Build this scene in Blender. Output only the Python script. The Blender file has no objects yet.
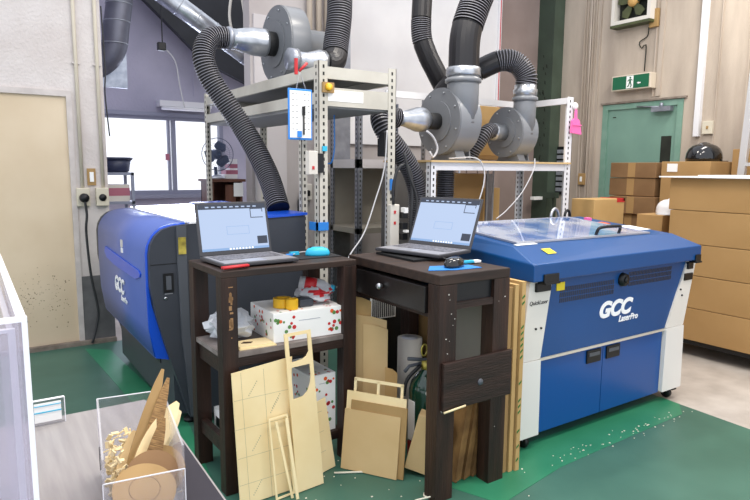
import bpy, math, random
from mathutils import Vector, Matrix
R = math.radians
S = bpy.context.scene
COL = S.collection
random.seed(7)

# ------------------------------------------------------------------ materials
def srgb(c):
    if isinstance(c, str):
        c = [int(c[i:i+2], 16)/255 for i in (0, 2, 4)]
    return tuple(x/12.92 if x <= .04045 else ((x+.055)/1.055)**2.4 for x in c) + (1,)

def mat(name, c, rough=.6, metal=0., c2=None, scale=6., lo=.35, hi=.65, bump=0., bscale=60., stretch=None,
        alpha=1., trans=0., ior=1.45, emit=0., coat=0., detail=6.):
    m = bpy.data.materials.new(name); m.use_nodes = True
    nt = m.node_tree; N = nt.nodes; L = nt.links
    b = N['Principled BSDF']
    b.inputs['Base Color'].default_value = srgb(c)
    b.inputs['Roughness'].default_value = rough
    b.inputs['Metallic'].default_value = metal
    b.inputs['Alpha'].default_value = alpha
    b.inputs['Transmission Weight'].default_value = trans
    b.inputs['IOR'].default_value = ior
    b.inputs['Coat Weight'].default_value = coat
    if emit:
        b.inputs['Emission Color'].default_value = srgb(c)
        if name.startswith('screen'): b.inputs['Base Color'].default_value = srgb('1c2026')
        b.inputs['Emission Strength'].default_value = emit
    tc = N.new('ShaderNodeTexCoord'); src = tc.outputs['Object']
    if stretch:
        mp = N.new('ShaderNodeMapping'); mp.inputs['Scale'].default_value = stretch
        L.new(src, mp.inputs['Vector']); src = mp.outputs['Vector']
    if c2 is not None:
        no = N.new('ShaderNodeTexNoise'); no.inputs['Scale'].default_value = scale
        no.inputs['Detail'].default_value = detail
        L.new(src, no.inputs['Vector'])
        r = N.new('ShaderNodeValToRGB')
        r.color_ramp.elements[0].position = lo; r.color_ramp.elements[0].color = srgb(c)
        r.color_ramp.elements[1].position = hi; r.color_ramp.elements[1].color = srgb(c2)
        L.new(no.outputs['Fac'], r.inputs['Fac']); L.new(r.outputs['Color'], b.inputs['Base Color'])
    if bump:
        no = N.new('ShaderNodeTexNoise'); no.inputs['Scale'].default_value = bscale
        no.inputs['Detail'].default_value = 3
        L.new(src, no.inputs['Vector'])
        bp = N.new('ShaderNodeBump'); bp.inputs['Strength'].default_value = bump
        bp.inputs['Distance'].default_value = .01
        L.new(no.outputs['Fac'], bp.inputs['Height']); L.new(bp.outputs['Normal'], b.inputs['Normal'])
    return m

def glassy(name, c, mix=.25, rough=.03, edge=.5):
    """clear sheet: mostly see-through, with a glossy reflection"""
    m = bpy.data.materials.new(name); m.use_nodes = True
    nt = m.node_tree; N = nt.nodes; L = nt.links
    N.remove(N['Principled BSDF'])
    t = N.new('ShaderNodeBsdfTransparent'); t.inputs['Color'].default_value = srgb(c)
    g = N.new('ShaderNodeBsdfPrincipled'); g.inputs['Base Color'].default_value = srgb(c)
    g.inputs['Roughness'].default_value = rough
    mx = N.new('ShaderNodeMixShader')
    lw = N.new('ShaderNodeLayerWeight'); lw.inputs['Blend'].default_value = edge
    mr = N.new('ShaderNodeMapRange'); mr.inputs['To Min'].default_value = mix; mr.inputs['To Max'].default_value = min(1, mix+.5)
    L.new(lw.outputs['Facing'], mr.inputs['Value'])
    L.new(mr.outputs['Result'], mx.inputs['Fac'])
    L.new(t.outputs[0], mx.inputs[1]); L.new(g.outputs[0], mx.inputs[2])
    L.new(mx.outputs[0], N['Material Output'].inputs['Surface'])
    return m

M = {}
M['wall_white'] = mat('wall_white', 'd6cfcb', .85, c2='c9c0bb', scale=3, bump=.6, bscale=45)
M['wall_grey'] = mat('wall_grey', 'b9b6c6', .85, c2='acaabb', scale=2, bump=.4, bscale=30)
M['wall_pale'] = mat('wall_pale', 'c9c5c6', .7, c2='bcb6b6', scale=1.5)
M['wall_back'] = mat('wall_back', 'bab4b2', .8, c2='aca4a2', scale=2)
M['wall_taupe'] = mat('wall_taupe', '93837c', .8, c2='86766f', scale=2)
M['wall_beige'] = mat('wall_beige', 'bdb0a0', .85, c2='a6998b', scale=1.6, stretch=(1, 3, .6), bump=.3, bscale=40)
M['rib'] = mat('rib', 'bbafa1', .8, c2='a89a8a', scale=3, stretch=(1, 1, .3))
M['white_sheet'] = mat('white_sheet', 'e4e3e3', .55, c2='d2d0d1', scale=1.2)
M['cream_door'] = mat('cream_door', 'dac8ac', .55, c2='d0bc9e', scale=2)
M['scuff'] = mat('scuff', '8b7862', .8, c2='6b5a48', scale=30)
M['frame_grey'] = mat('frame_grey', 'cfc7c2', .6, c2='bfb7b2', scale=10)
M['dark_wall'] = mat('dark_wall', '6d6c6c', .8, c2='5d5c5c', scale=8)
M['concrete'] = mat('concrete', 'c9c0b5', .7, c2='a79d92', scale=3.5, lo=.3, hi=.7, bump=.2, bscale=20)
M['olive'] = mat('olive', '9c978c', .8, c2='918c81', scale=2)
M['skirt'] = mat('skirt', '8f8478', .85, c2='75695e', scale=12)
M['green_floor'] = mat('green_floor', '3a6355', .42, c2='446f60', scale=2.2, bump=.05, bscale=12)
M['green_strip'] = mat('green_strip', '2b7a58', .4, c2='3a8a66', scale=3, lo=.3, hi=.75)
M['conduit'] = mat('conduit', 'ccc3b0', .5)
M['socket'] = mat('socket', 'cdc6b2', .5)
M['black'] = mat('black', '111214', .45)
M['rubber'] = mat('rubber', '1a1b1d', .7)
M['blk_gloss'] = mat('blk_gloss', '0d0f12', .12, coat=.5)
M['cable'] = mat('cable', '2e2f31', .5)
M['white_cable'] = mat('white_cable', 'b4b4b6', .5)
M['hose'] = mat('hose', '1b1a1d', .38)
M['hose_wire_glint'] = mat('hose_wire_glint', '74747b', .35)  # paler rings along the hose, with the rib highlights painted in
M['blower'] = mat('blower', '7d8084', .3, c2='777a7e', scale=2)
M['blower_face'] = mat('blower_face', '6e7175', .4)
M['galv'] = mat('galv', 'bfc3c8', .3, metal=.85, c2='a3a7ad', scale=14)
M['galv_dull'] = mat('galv_dull', '9b9fa8', .42, metal=.7, c2='868a93', scale=10)
M['duct_dark'] = mat('duct_dark', '6d6f7c', .45, metal=.5, c2='5f616d', scale=5)
M['steel'] = mat('steel', 'b9bcc0', .3, metal=.9)
M['rack'] = mat('rack', 'c9c5b9', .5, c2='b9b5a9', scale=5)
M['rack_white'] = mat('rack_white', 'dedee0', .45)
M['rack_under'] = mat('rack_under', '8f8f8e', .6)
M['hole'] = mat('hole', '2a2a28', .8)
M['wood'] = mat('wood', '20130e', .5, c2='3e261b', scale=4, stretch=(5, 5, .5), lo=.35, hi=.75, bump=.3, bscale=25)
M['wood_h'] = mat('wood_h', '21140f', .5, c2='3a251d', scale=4, stretch=(.6, 6, 6), lo=.35, hi=.75, bump=.3, bscale=25)
M['wood_top'] = mat('wood_top', '3a2920', .55, c2='221712', scale=4, stretch=(.6, 6, 6))
M['shelf_top'] = mat('shelf_top', '8d8480', .6, c2='6b615c', scale=9)
M['chip'] = mat('chip', '9a7550', .7)
M['black_wood'] = mat('black_wood', '100d0d', .3, c2='1a1615', scale=4, stretch=(1, 8, 8))
M['blueL'] = mat('blueL', '5266a9', .4, c2='576bad', scale=2)
M['blue_rim'] = mat('blue_rim', '1450c8', .3)
M['blueR'] = mat('blueR', '094985', .33, c2='08447c', scale=1.5)
M['blueR_door'] = mat('blueR_door', '0e4d92', .3)
M['blueR_deep'] = mat('blueR_deep', '17488f', .35)
M['anth'] = mat('anth', '3d4149', .45, c2='383c44', scale=3)
M['anth2'] = mat('anth2', '50545b', .45)
M['navy'] = mat('navy', '2b3140', .45)
M['white_paint'] = mat('white_paint', 'dedad2', .4)
M['white_rail'] = mat('white_rail', 'e6e3dd', .35)
M['lid_glass'] = mat('lid_glass', 'd5e0f7', .05, c2='6f92d2', scale=5, lo=.42, hi=.62, coat=1.)  # pale blotches over blue, bright reflections put into the base colour
M['lidL_glass'] = mat('lidL_glass', 'f4f6fa', .08, coat=1.)
M['silver_line'] = mat('silver_line', 'd6cfc2', .3, metal=.3)
M['yellow'] = mat('yellow', 'e8cf2a', .5)
M['tape_yellow'] = mat('tape_yellow', 'e0ae1e', .45)
M['gold'] = mat('gold', 'cdbb55', .3, metal=.3, c2='8a7c3c', scale=20)
M['paper'] = mat('paper', 'f1f1ee', .6)
M['logo_white'] = mat('logo_white', 'f6f6f6', .5)
M['ink'] = mat('ink', '55585c', .7)
M['ink_light'] = mat('ink_light', 'b5ab8c', .8)
M['card'] = mat('card', 'ab8858', .8, c2='a17e4f', scale=2.5)
M['card_light'] = mat('card_light', 'c5a26c', .8, c2='b9965f', scale=3)
M['card_dark'] = mat('card_dark', '8a6a47', .8, c2='7c5d3c', scale=4)
M['card_edge'] = mat('card_edge', '9c7645', .9, c2='6d4e2c', scale=14, stretch=(1, 1, .5), lo=.35, hi=.65)
M['mdf'] = mat('mdf', 'cdb181', .7, c2='c5a776', scale=4)
M['mdf_dark'] = mat('mdf_dark', 'a98a5a', .75, c2='9d7d4e', scale=5)
M['ply'] = mat('ply', 'f0dbab', .65, c2='e8cf9a', scale=4)
M['ply_edge'] = mat('ply_edge', 'f3dfb0', .7)
M['burnt'] = mat('burnt', '4b3825', .8)
M['offcut_dark'] = mat('offcut_dark', '6b4d2c', .75, c2='a88452', scale=40, stretch=(1, 12, 1))
M['green_text'] = mat('green_text', '2c6a2c', .8)
M['door_green'] = mat('door_green', '7a9e8e', .5, c2='729586', scale=2.5)
M['frame_green'] = mat('frame_green', '719785', .5, c2='7f9f90', scale=9)
M['column_green'] = mat('column_green', '4a584a', .6, c2='404c3f', scale=4)
M['column_green2'] = mat('column_green2', '3c4a3d', .6, c2='354036', scale=4)
M['rust'] = mat('rust', '2a2e26', .9, c2='20231d', scale=9)
M['sign_green'] = mat('sign_green', '07603f', .35)
M['sign_case'] = mat('sign_case', 'cfc3b0', .5)
M['fan_blade'] = mat('fan_blade', '4c5230', .5, c2='3f4427', scale=10)
M['fan_hub'] = mat('fan_hub', 'c39a5a', .5)
M['deskfan'] = mat('deskfan', '4a5670', .35)
M['deskfan_cage'] = mat('deskfan_cage', '5f6478', .4)
M['pink'] = mat('pink', 'f26fae', .4)
M['helmet_w'] = mat('helmet_w', 'e9e9ea', .25)
M['laptop'] = mat('laptop', '3c3c40', .4)
M['laptop_keys'] = mat('laptop_keys', '77767c', .45, c2='4c4b50', scale=90, lo=.45, hi=.55)
M['laptop_deck'] = mat('laptop_deck', '8b8b90', .4)
M['screen'] = mat('screen', 'bfd2f2', .3, emit=.62)
M['screen_bar'] = mat('screen_bar', '3a4155', .3, emit=.4)
M['screen_light'] = mat('screen_light', '93b7e8', .3, emit=.6)
M['red'] = mat('red', 'c32a30', .4)
M['cyan'] = mat('cyan', '2fb4d8', .35)
M['blue'] = mat('blue', '2f84d8', .4)
M['orange'] = mat('orange', 'e2622a', .5)
M['leaf'] = mat('leaf', '5c8a4a', .5)
M['pad'] = mat('pad', '1c1d20', .8)
M['plastic'] = glassy('clear_plastic', 'e3e6ea', .5, .15)
M['acrylic'] = glassy('clear_acrylic', 'f6f6f8', .03, .03)
M['acrylic_milky'] = glassy('milky_acrylic', 'f1eff4', .16, .12)
M['acrylic_edge'] = mat('acrylic_edge', 'f5f5f8', .2)
M['table_steel'] = mat('table_steel', 'a29d9b', .42, c2='928d8c', scale=3, stretch=(14, 1, 1), metal=.1)
M['table_dark'] = mat('table_dark', '434147', .95, ior=1.1)
M['ext_green'] = mat('ext_green', '0f3a2c', .2, coat=.6)
M['tube'] = mat('tube', 'cbc6bd', .7)
M['grey_box'] = mat('grey_box', '6c6a68', .7, c2='605e5c', scale=5)
M['brown_wood'] = mat('brown_wood', '6d4636', .5, c2='5b382a', scale=4, stretch=(5, 5, .7))
M['blue_shelf'] = mat('blue_shelf', '8d93a6', .5)
M['pot'] = mat('pot', '343a52', .4)
M['pinkbox'] = mat('pinkbox', 'b06a7c', .6)
M['alu'] = mat('alu', 'b9bcc6', .35, metal=.6)
M['win_alu'] = mat('win_alu', '8f92a4', .5, metal=.2)
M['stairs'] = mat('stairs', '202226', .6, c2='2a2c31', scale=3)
M['silver_plate'] = mat('silver_plate', 'a9b0bd', .3, metal=.7, c2='8d95a4', scale=18)
M['glass'] = glassy('window_glass', 'ffffff', .03, .02, .3)
M['lamp'] = mat('lamp', 'ffffff', .5, emit=3.)
M['ladder'] = mat('ladder', 'cfcfd0', .35, metal=.5)
M['debris'] = mat('debris', 'e6e0cc', .8)
M['offwhite'] = mat('offwhite', 'd5d0c6', .6)
M['red_ext'] = mat('red_ext', '9c1f26', .3)

# ------------------------------------------------------------------ mesh building
class MB:
    def __init__(s): s.v = []; s.f = []; s.mi = []; s.sm = []
    def add(s, vs, fs, m=0, smooth=False):
        o = len(s.v); s.v += [tuple(v) for v in vs]
        for f in fs: s.f.append(tuple(i+o for i in f)); s.mi.append(m); s.sm.append(smooth)
        return s
    def box(s, x0, x1, y0, y1, z0, z1, m=0, mx=None):
        vs = [Vector((x, y, z)) for x in (x0, x1) for y in (y0, y1) for z in (z0, z1)]
        if mx is not None: vs = [mx @ v for v in vs]
        return s.add(vs, [(0, 1, 3, 2), (4, 6, 7, 5), (0, 4, 5, 1), (2, 3, 7, 6), (0, 2, 6, 4), (1, 5, 7, 3)], m)
    def quad(s, a, b, c, d, m=0): return s.add([a, b, c, d], [(0, 1, 2, 3)], m)
    def prism(s, pts, axis, a, b, m=0, mside=None, smooth=False, mx=None):
        """polygon pts (2-D) extruded along axis ('x','y','z') from a to b"""
        def P(p, t):
            v = {'x': (t, p[0], p[1]), 'y': (p[0], t, p[1]), 'z': (p[0], p[1], t)}[axis]
            return mx @ Vector(v) if mx is not None else v
        n = len(pts); ms = m if mside is None else mside
        vs = [P(p, a) for p in pts]+[P(p, b) for p in pts]
        s.add(vs, [tuple(range(n))], m); s.add(vs, [tuple(range(2*n-1, n-1, -1))], m)
        s.add(vs, [(i, (i+1) % n, n+(i+1) % n, n+i) for i in range(n)], ms, smooth)
        return s
    def lathe(s, prof, c, ax='z', n=28, m=0, smooth=True, mx=None):
        """prof: list of (radius, height) about an axis through c"""
        vs = []; fs = []
        for r_, h in prof:
            for i in range(n):
                a = 2*math.pi*i/n; u, w = r_*math.cos(a), r_*math.sin(a)
                v = {'z': (u, w, h), 'x': (h, u, w), 'y': (w, h, u)}[ax]
                v = Vector(v)
                if mx is not None: v = mx @ v
                vs.append(v+Vector(c))
        for k in range(len(prof)-1):
            for i in range(n):
                j = (i+1) % n; fs.append((k*n+i, k*n+j, (k+1)*n+j, (k+1)*n+i))
        fs.append(tuple(range(n-1, -1, -1))); fs.append(tuple(range((len(prof)-1)*n, len(prof)*n)))
        return s.add(vs, fs, m, smooth)
    def tube(s, pts, rad, n=10, m=0, radii=None, smooth=True, mfun=None):
        pts = [Vector(p) for p in pts]; K = len(pts)
        t0 = (pts[1]-pts[0]).normalized()
        up = Vector((0, 0, 1)) if abs(t0.z) < .9 else Vector((1, 0, 0))
        nrm = (up-t0*up.dot(t0)).normalized(); vs = []
        for i, p in enumerate(pts):
            t = (pts[min(i+1, K-1)]-pts[max(i-1, 0)]).normalized()
            nrm = (nrm-t*nrm.dot(t)).normalized(); bi = t.cross(nrm)
            r_ = radii[i] if radii else rad
            for k in range(n):
                a = 2*math.pi*k/n; vs.append(p+(nrm*math.cos(a)+bi*math.sin(a))*r_)
        o = len(s.v); s.v += [tuple(v) for v in vs]
        for i in range(K-1):
            mm = mfun(i) if mfun else m
            for k in range(n):
                j = (k+1) % n
                s.f.append((o+i*n+k, o+i*n+j, o+(i+1)*n+j, o+(i+1)*n+k)); s.mi.append(mm); s.sm.append(smooth)
        s.f.append(tuple(o+i for i in range(n-1, -1, -1))); s.mi.append(m); s.sm.append(False)
        s.f.append(tuple(o+(K-1)*n+i for i in range(n))); s.mi.append(m); s.sm.append(False)
        return s
    def build(s, name, mats, parent=None, bevel=0, seg=2):
        if isinstance(mats, str): mats = [mats]
        me = bpy.data.meshes.new(name)
        off = Vector(parent['_w']) if parent is not None and '_w' in parent else Vector((0, 0, 0))
        me.from_pydata([tuple(Vector(v)-off) for v in s.v], [], s.f)
        for x in mats: me.materials.append(M[x])
        for p, mi, sm in zip(me.polygons, s.mi, s.sm): p.material_index = mi; p.use_smooth = sm
        import bmesh
        bm = bmesh.new(); bm.from_mesh(me); bmesh.ops.recalc_face_normals(bm, faces=bm.faces); bm.to_mesh(me); bm.free()
        o = bpy.data.objects.new(name, me); COL.objects.link(o)
        if parent is not None:
            o.parent = parent
            if '_w' in parent: o['_w'] = tuple(parent['_w'])
        if bevel:
            b = o.modifiers.new('b', 'BEVEL'); b.width = bevel; b.segments = seg; b.limit_method = 'ANGLE'; b.angle_limit = R(40)
        return o

ROOTS = []
def thing(name, label, cat, loc=(0, 0, 0), rz=0, group=None, world=True, rot=None):
    """an Empty at the thing's base; world=True means its parts are written in room coordinates"""
    o = bpy.data.objects.new(name, None); COL.objects.link(o); o.location = loc
    o.empty_display_size = .1
    if rz: o.rotation_euler = (0, 0, rz)
    if rot: o.rotation_euler = rot
    o['label'] = label; o['category'] = cat
    if group: o['group'] = group
    if world: o['_w'] = tuple(loc)
    ROOTS.append(o)
    return o
def tag(o, label, cat, group=None, kind=None):
    o['label'] = label; o['category'] = cat
    if group: o['group'] = group
    if kind: o['kind'] = kind
    # put the origin of a single-mesh thing at its base
    me = o.data; n = len(me.vertices)
    if o.rotation_euler[:] == (0, 0, 0) and o.location.length == 0 and n:
        xs = [v.co for v in me.vertices]
        c = Vector(((min(v.x for v in xs)+max(v.x for v in xs))/2, (min(v.y for v in xs)+max(v.y for v in xs))/2, min(v.z for v in xs)))
        me.transform(Matrix.Translation(-c)); o.location = c
    return o
def struct(o): o['kind'] = 'structure'; return o

def spline(pts, step=.02):
    P = [Vector(p) for p in pts]; P = [2*P[0]-P[1]]+P+[2*P[-1]-P[-2]]; out = []
    for i in range(1, len(P)-2):
        p0, p1, p2, p3 = P[i-1:i+3]; n = max(2, int((p2-p1).length/step))
        for k in range(n):
            t = k/n
            out.append(.5*((2*p1)+(p2-p0)*t+(2*p0-5*p1+4*p2-p3)*t*t+(3*p1-p0-3*p2+p3)*t**3))
    out.append(P[-2]); return out
def hose_mesh(mb, pts, rad, pitch=.017, n=22, plain=()):
    c = spline(pts, .004); L = [0]
    for a, b in zip(c, c[1:]): L.append(L[-1]+(b-a).length)
    tot = L[-1]; k = int(tot/pitch)*4; q = []; rr = []; j = 0
    for i in range(k+1):
        d = tot*i/k
        while j < len(L)-2 and L[j+1] < d: j += 1
        t = (d-L[j])/max(1e-6, L[j+1]-L[j]); q.append(c[j].lerp(c[j+1], t))
        ph = i % 4; inpl = any(a <= d/tot <= b for a, b in plain)
        rr.append(rad*(.97 if inpl else (1.0 if ph in (0, 1) else .88)))
    mb.tube(q, rad, n, radii=rr, smooth=False, mfun=lambda i: 1 if (i % 4 == 0 and not any(a <= i/k <= b for a, b in plain)) else 0)
    return mb
def hose(label, pts, rad, **k):
    mb = hose_mesh(MB(), pts, rad, **k); o = mb.build('flexible_hose', ['hose', 'hose_wire_glint'])
    return tag(o, label, 'hose')
def cord(name, label, cat, pts, rad, m, n=8, parent=None):
    o = MB().tube(spline(pts, .02), rad, n).build(name, m, parent)
    if parent is None: tag(o, label, cat)
    return o
def text(s_, size, m, parent=None, mx=Matrix(), name='lettering', shear=0., extrude=.001, align='LEFT', bold=0.):
    cu = bpy.data.curves.new('t', 'FONT'); cu.body = s_; cu.size = size; cu.extrude = extrude; cu.shear = shear
    cu.align_x = align; cu.offset = bold
    t = bpy.data.objects.new('t', cu); COL.objects.link(t)
    dg = bpy.context.evaluated_depsgraph_get(); me = bpy.data.meshes.new_from_object(t.evaluated_get(dg))
    bpy.data.objects.remove(t); bpy.data.curves.remove(cu)
    off = Vector(parent['_w']) if parent is not None and '_w' in parent else Vector((0, 0, 0))
    me.transform(Matrix.Translation(-off) @ mx); me.materials.clear(); me.materials.append(M[m])
    o = bpy.data.objects.new(name, me); COL.objects.link(o)
    if parent is not None: o.parent = parent
    return o
def basis(o, x, z, y=None):
    """matrix placing local x,y,z axes: x = reading direction, z = out of the surface"""
    x = Vector(x).normalized(); z = Vector(z).normalized(); y = z.cross(x)
    m = Matrix.Identity(4)
    for i in range(3): m[i][0] = x[i]; m[i][1] = y[i]; m[i][2] = z[i]; m[i][3] = o[i]
    return m

# ------------------------------------------------------------------ camera and light
f = 610.; pitch, yaw, roll = R(7.63072928), R(33.78085698), R(.46921874)
cp, sp, cy, sy = math.cos(pitch), math.sin(pitch), math.cos(yaw), math.sin(yaw)
fw = Vector((sy*cp, cy*cp, -sp)); rt = Vector((cy, -sy, 0)); up = rt.cross(fw)
r2 = rt*math.cos(roll)+up*math.sin(roll); u2 = -rt*math.sin(roll)+up*math.cos(roll)
cam = bpy.data.objects.new('camera', bpy.data.cameras.new('camera')); COL.objects.link(cam); S.camera = cam
cm = Matrix.Identity(4)
for i in range(3): cm[i][0] = r2[i]; cm[i][1] = u2[i]; cm[i][2] = -fw[i]; cm[i][3] = (0, 0, 1.5)[i]
cam.matrix_world = cm
cam.data.sensor_width = 36; cam.data.lens = f/750*36; cam.data.clip_start = .02

W = bpy.data.worlds.new('world'); S.world = W; W.use_nodes = True
bg = W.node_tree.nodes['Background']; bg.inputs['Color'].default_value = srgb('f1f5ff'); bg.inputs['Strength'].default_value = 1.0
def area(loc, rot, sx, sy_, power, col='fff6ea'):
    l = bpy.data.lights.new('ceiling_window_light', 'AREA'); l.shape = 'RECTANGLE'; l.size = sx; l.size_y = sy_
    l.energy = power; l.color = srgb(col)[:3]
    o = bpy.data.objects.new('ceiling_window_light', l); COL.objects.link(o); o.location = loc; o.rotation_euler = rot
for x, y in ((.6, 1.2), (3.0, 1.2), (5.3, 2.6), (2.6, 3.2)):
    area((x, y, 4.0), (0, 0, 0), 1.3, .25, 34)
area((2.15, 7.85, 1.65), (R(-90), 0, 0), 1.3, .85, 22, 'dfe6ff')  # area light added inside the window for its daylight, not a ceiling lamp
S.view_settings.view_transform = 'Standard'; S.view_settings.look = 'None'
S.view_settings.exposure = 0.62; S.view_settings.gamma = 1; S.view_settings.use_curve_mapping = False

# ------------------------------------------------------------------ the room
struct(MB().box(-3.5, 8, -1.5, 9, -.12, -.004).build('floor', 'concrete'))
struct(MB().prism([(-3.5, -1.5), (3.55, -1.5), (3.766, 2.189), (3.83, 3.3), (3.83, 5.5), (-3.5, 5.5)], 'z', -.004, 0).build('floor_paint', 'green_floor'))
struct(MB().prism([(1.92, 1.82), (2.421, 1.905), (2.861, 1.923), (3.612, 1.949), (3.755, 2.05), (3.766, 2.189), (2.2, 2.19), (1.8, 2.1)], 'z', 0, .002).build('trim_1', 'green_strip'))
struct(MB().prism([(.73, 5.4), (.90, 5.25), (1.0, 3.45), (.86, 2.5), (.74, 2.5), (.82, 3.4)], 'z', 0, .002).build('trim_2', 'green_strip'))
# left wall with the cream door
wl = MB(); wl.box(-3.5, -.40, 5.55, 5.75, 0, 4.2); wl.box(.755, 1.0, 5.55, 5.75, 0, 4.2); wl.box(-.40, .755, 5.55, 5.75, 2.095, 4.2)
struct(wl.build('wall_left', 'wall_white'))
struct(MB().box(.755, 1.0, 5.541, 5.55, .03, .58).build('trim_3', 'dark_wall'))
struct(MB().box(-3.5, 1.0, 5.50, 5.55, 0, .035).build('baseboard_left', 'skirt'))
fr = MB(); fr.box(.715, .755, 5.535, 5.6, .03, 2.095); fr.box(-.46, .715, 5.535, 5.6, 2.05, 2.095); fr.box(-.46, -.40, 5.535, 5.6, .03, 2.05)
d1 = MB().box(-.40, .715, 5.56, 5.60, .03, 2.05).build('door_1', 'cream_door'); struct(d1)
fr.build('door_frame', 'frame_grey', d1)
sc = MB()
for i in range(260):
    x = random.uniform(.05, .66); z = random.gauss(.42, .1)
    if z < .1: continue
    a = random.uniform(.002, .007); sc.box(x, x+a, 5.5585, 5.56, z, z+a*random.uniform(.6, 1.6))
sc.build('scuff_marks', 'scuff', d1)
# alcove with the window
struct(MB().box(.85, .95, 5.75, 8.0, 0, 4.2).build('wall_alcove', 'wall_grey'))
ww = MB(); X0, X1, Z0, Z1 = 1.36, 2.89, 1.15, 2.12
ww.box(.85, X0, 8, 8.15, 0, 4.2); ww.box(X1, 4.0, 8, 8.15, 0, 4.2); ww.box(X0, X1, 8, 8.15, 0, Z0); ww.box(X0, X1, 8, 8.15, Z1, 4.2)
ww.box(2.52, 2.535, 7.985, 8.0, 2.4, 4.2)
struct(ww.build('wall_window', 'wall_grey'))
w1 = MB()
for b in ((X0, X0+.05, Z0, Z1), (X1-.05, X1, Z0, Z1), (X0, X1, Z1-.04, Z1), (X0, X1, Z0, Z0+.05)):
    w1.box(b[0], b[1], 7.97, 8.06, b[2], b[3])
w1.box(2.17, 2.20, 7.98, 8.04, Z0, Z1); w1.box(2.225, 2.27, 7.98, 8.05, Z0, Z1); w1.box(1.36, 1.43, 7.94, 8.0, Z0-.03, Z0)
w1 = struct(w1.build('window_1', 'win_alu'))
MB().box(X0+.05, X1-.05, 8.045, 8.05, Z0+.05, Z1-.04).build('pane', 'glass', w1)
MB().box(2.13, 2.175, 7.95, 7.98, 1.58, 1.66).build('window_latch', 'pinkbox', w1)
MB().box(1.3, 3.0, 7.9, 8.0, Z0-.045, Z0).build('window_sill', 'win_alu', w1)
MB().box(1.3, 3.05, 7.93, 8.0, Z1, Z1+.05).build('window_head', 'win_alu', w1)
# dark underside of the stairs
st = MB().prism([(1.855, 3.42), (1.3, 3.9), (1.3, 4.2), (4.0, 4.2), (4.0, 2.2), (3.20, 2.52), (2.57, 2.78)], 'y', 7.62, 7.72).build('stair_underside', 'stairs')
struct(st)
# back wall
struct(MB().box(2.27, 6.3, 5.5, 5.65, 0, 4.2).build('wall_back', 'wall_back'))
struct(MB().box(5.425, 6.12, 5.48, 5.5, 0, 4.2).build('trim_4', 'wall_taupe'))
struct(MB().box(3.15, 5.425, 5.46, 5.5, 1.75, 4.2).build('trim_5', 'white_sheet'))
struct(MB().box(2.3, 2.62, 5.475, 5.5, 0, 2.9).build('trim_6', 'wall_pale'))
rb = MB()
rb.box(5.375, 5.425, 5.44, 5.46, 1.75, 4.2, 0); rb.box(5.40, 5.41, 5.435, 5.44, 1.75, 4.2, 1)
struct(rb.build('trim_7', ['rack_white', 'red']))
# right wall
wr = MB(); wr.box(6.3, 6.45, -1.5, 3.635, 0, 4.2); wr.box(6.3, 6.45, 4.61, 5.65, 0, 4.2); wr.box(6.3, 6.45, 3.635, 4.61, 2.25, 4.2)
struct(wr.build('wall_right', 'wall_beige'))
rr = MB()
for y, w_ in ((4.92, .02), (4.88, .012), (4.80, .02), (4.76, .012), (4.70, .015), (3.99, .012), (3.93, .05), (3.30, .01), (3.02, .02), (2.6, .02), (2.2, .02)):
    rr.box(6.285, 6.3, y-w_/2, y+w_/2, 0 if y > 4.66 or y < 3.6 else 2.3, 4.2)
struct(rr.build('trim_8', 'rib'))
struct(MB().box(6.12, 6.3, 5.24, 5.5, 0, 4.2).build('column_green', 'column_green'))
cc = MB(); cc.box(6.11, 6.12, 5.24, 5.5, 0, 4.2)
cc = struct(cc.build('trim_9', 'column_green2'))
rs = MB()
for i in range(26):
    z = random.uniform(1.6, 2.9); y = random.uniform(5.3, 5.42); a = random.uniform(.01, .035)
    rs.prism([(y, z), (y+a*.6, z+a*.4), (y+a*.7, z+a*1.6), (y+.2*a, z+a*1.3)], 'x', 6.107, 6.11)
rs.build('rust_patches', 'rust', cc)
dg2 = MB().box(6.31, 6.36, 3.70, 4.54, .02, 2.19).build('door_2', 'door_green'); struct(dg2)
fr = MB(); fr.box(6.29, 6.40, 4.54, 4.61, 0, 2.25); fr.box(6.29, 6.40, 3.635, 3.70, 0, 2.25); fr.box(6.29, 6.40, 3.70, 4.54, 2.19, 2.25)
fr.build('door_frame', 'frame_green', dg2)
MB().box(6.27, 6.30, 3.60, 4.63, 2.255, 2.275).build('drip_rail', 'skirt', dg2)
MB().box(6.305, 6.31, 3.75, 3.865, 1.58, 1.87).build('door_window', 'rust', dg2)
dc = MB(); dc.box(6.23, 6.29, 3.74, 3.96, 2.13, 2.18); dc.tube([(6.27, 3.86, 2.18), (6.26, 4.15, 2.20)], .008); dc.lathe([(.02, 0), (.02, .05)], (6.26, 3.86, 2.17), n=12)
dc.build('door_closer', 'galv_dull', dg2)
MB().box(6.305, 6.31, 4.44, 4.48, 2.10, 2.11).build('door_tag', 'rust', dg2)

# ------------------------------------------------------------------ fittings on the left wall
for x, lab in ((.80, 'cream vertical conduit nearer the cream door'), (.958, 'cream vertical conduit beside the wall corner')):
    t = thing('conduit', lab, 'pipe', (x, 5.53, 1.2))
    MB().tube([(x, 5.532, 1.3), (x, 5.532, 3.6)], .014, 10).build('pipe', 'conduit', t)
    MB().box(x-.03, x+.03, 5.528, 5.55, 2.31, 2.325).build('clamp', 'frame_grey', t)
for x, lab in ((.80, 'wall socket with a black plug pushed in'), (.945, 'empty round wall socket beside the corner')):
    t = thing('wall_socket', lab, 'socket', (x, 5.53, 1.17))
    MB().box(x-.05, x+.05, 5.50, 5.55, 1.17, 1.32).build('box', 'socket', t, .006)
    MB().lathe([(.028, 5.49), (.03, 5.50)], (x, 0, 1.24), 'y', 16).build('outlet', 'black', t)
t = thing('light_switch', 'light switch in a brown frame between the two conduits', 'switch', (.875, 5.54, 1.34))
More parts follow.
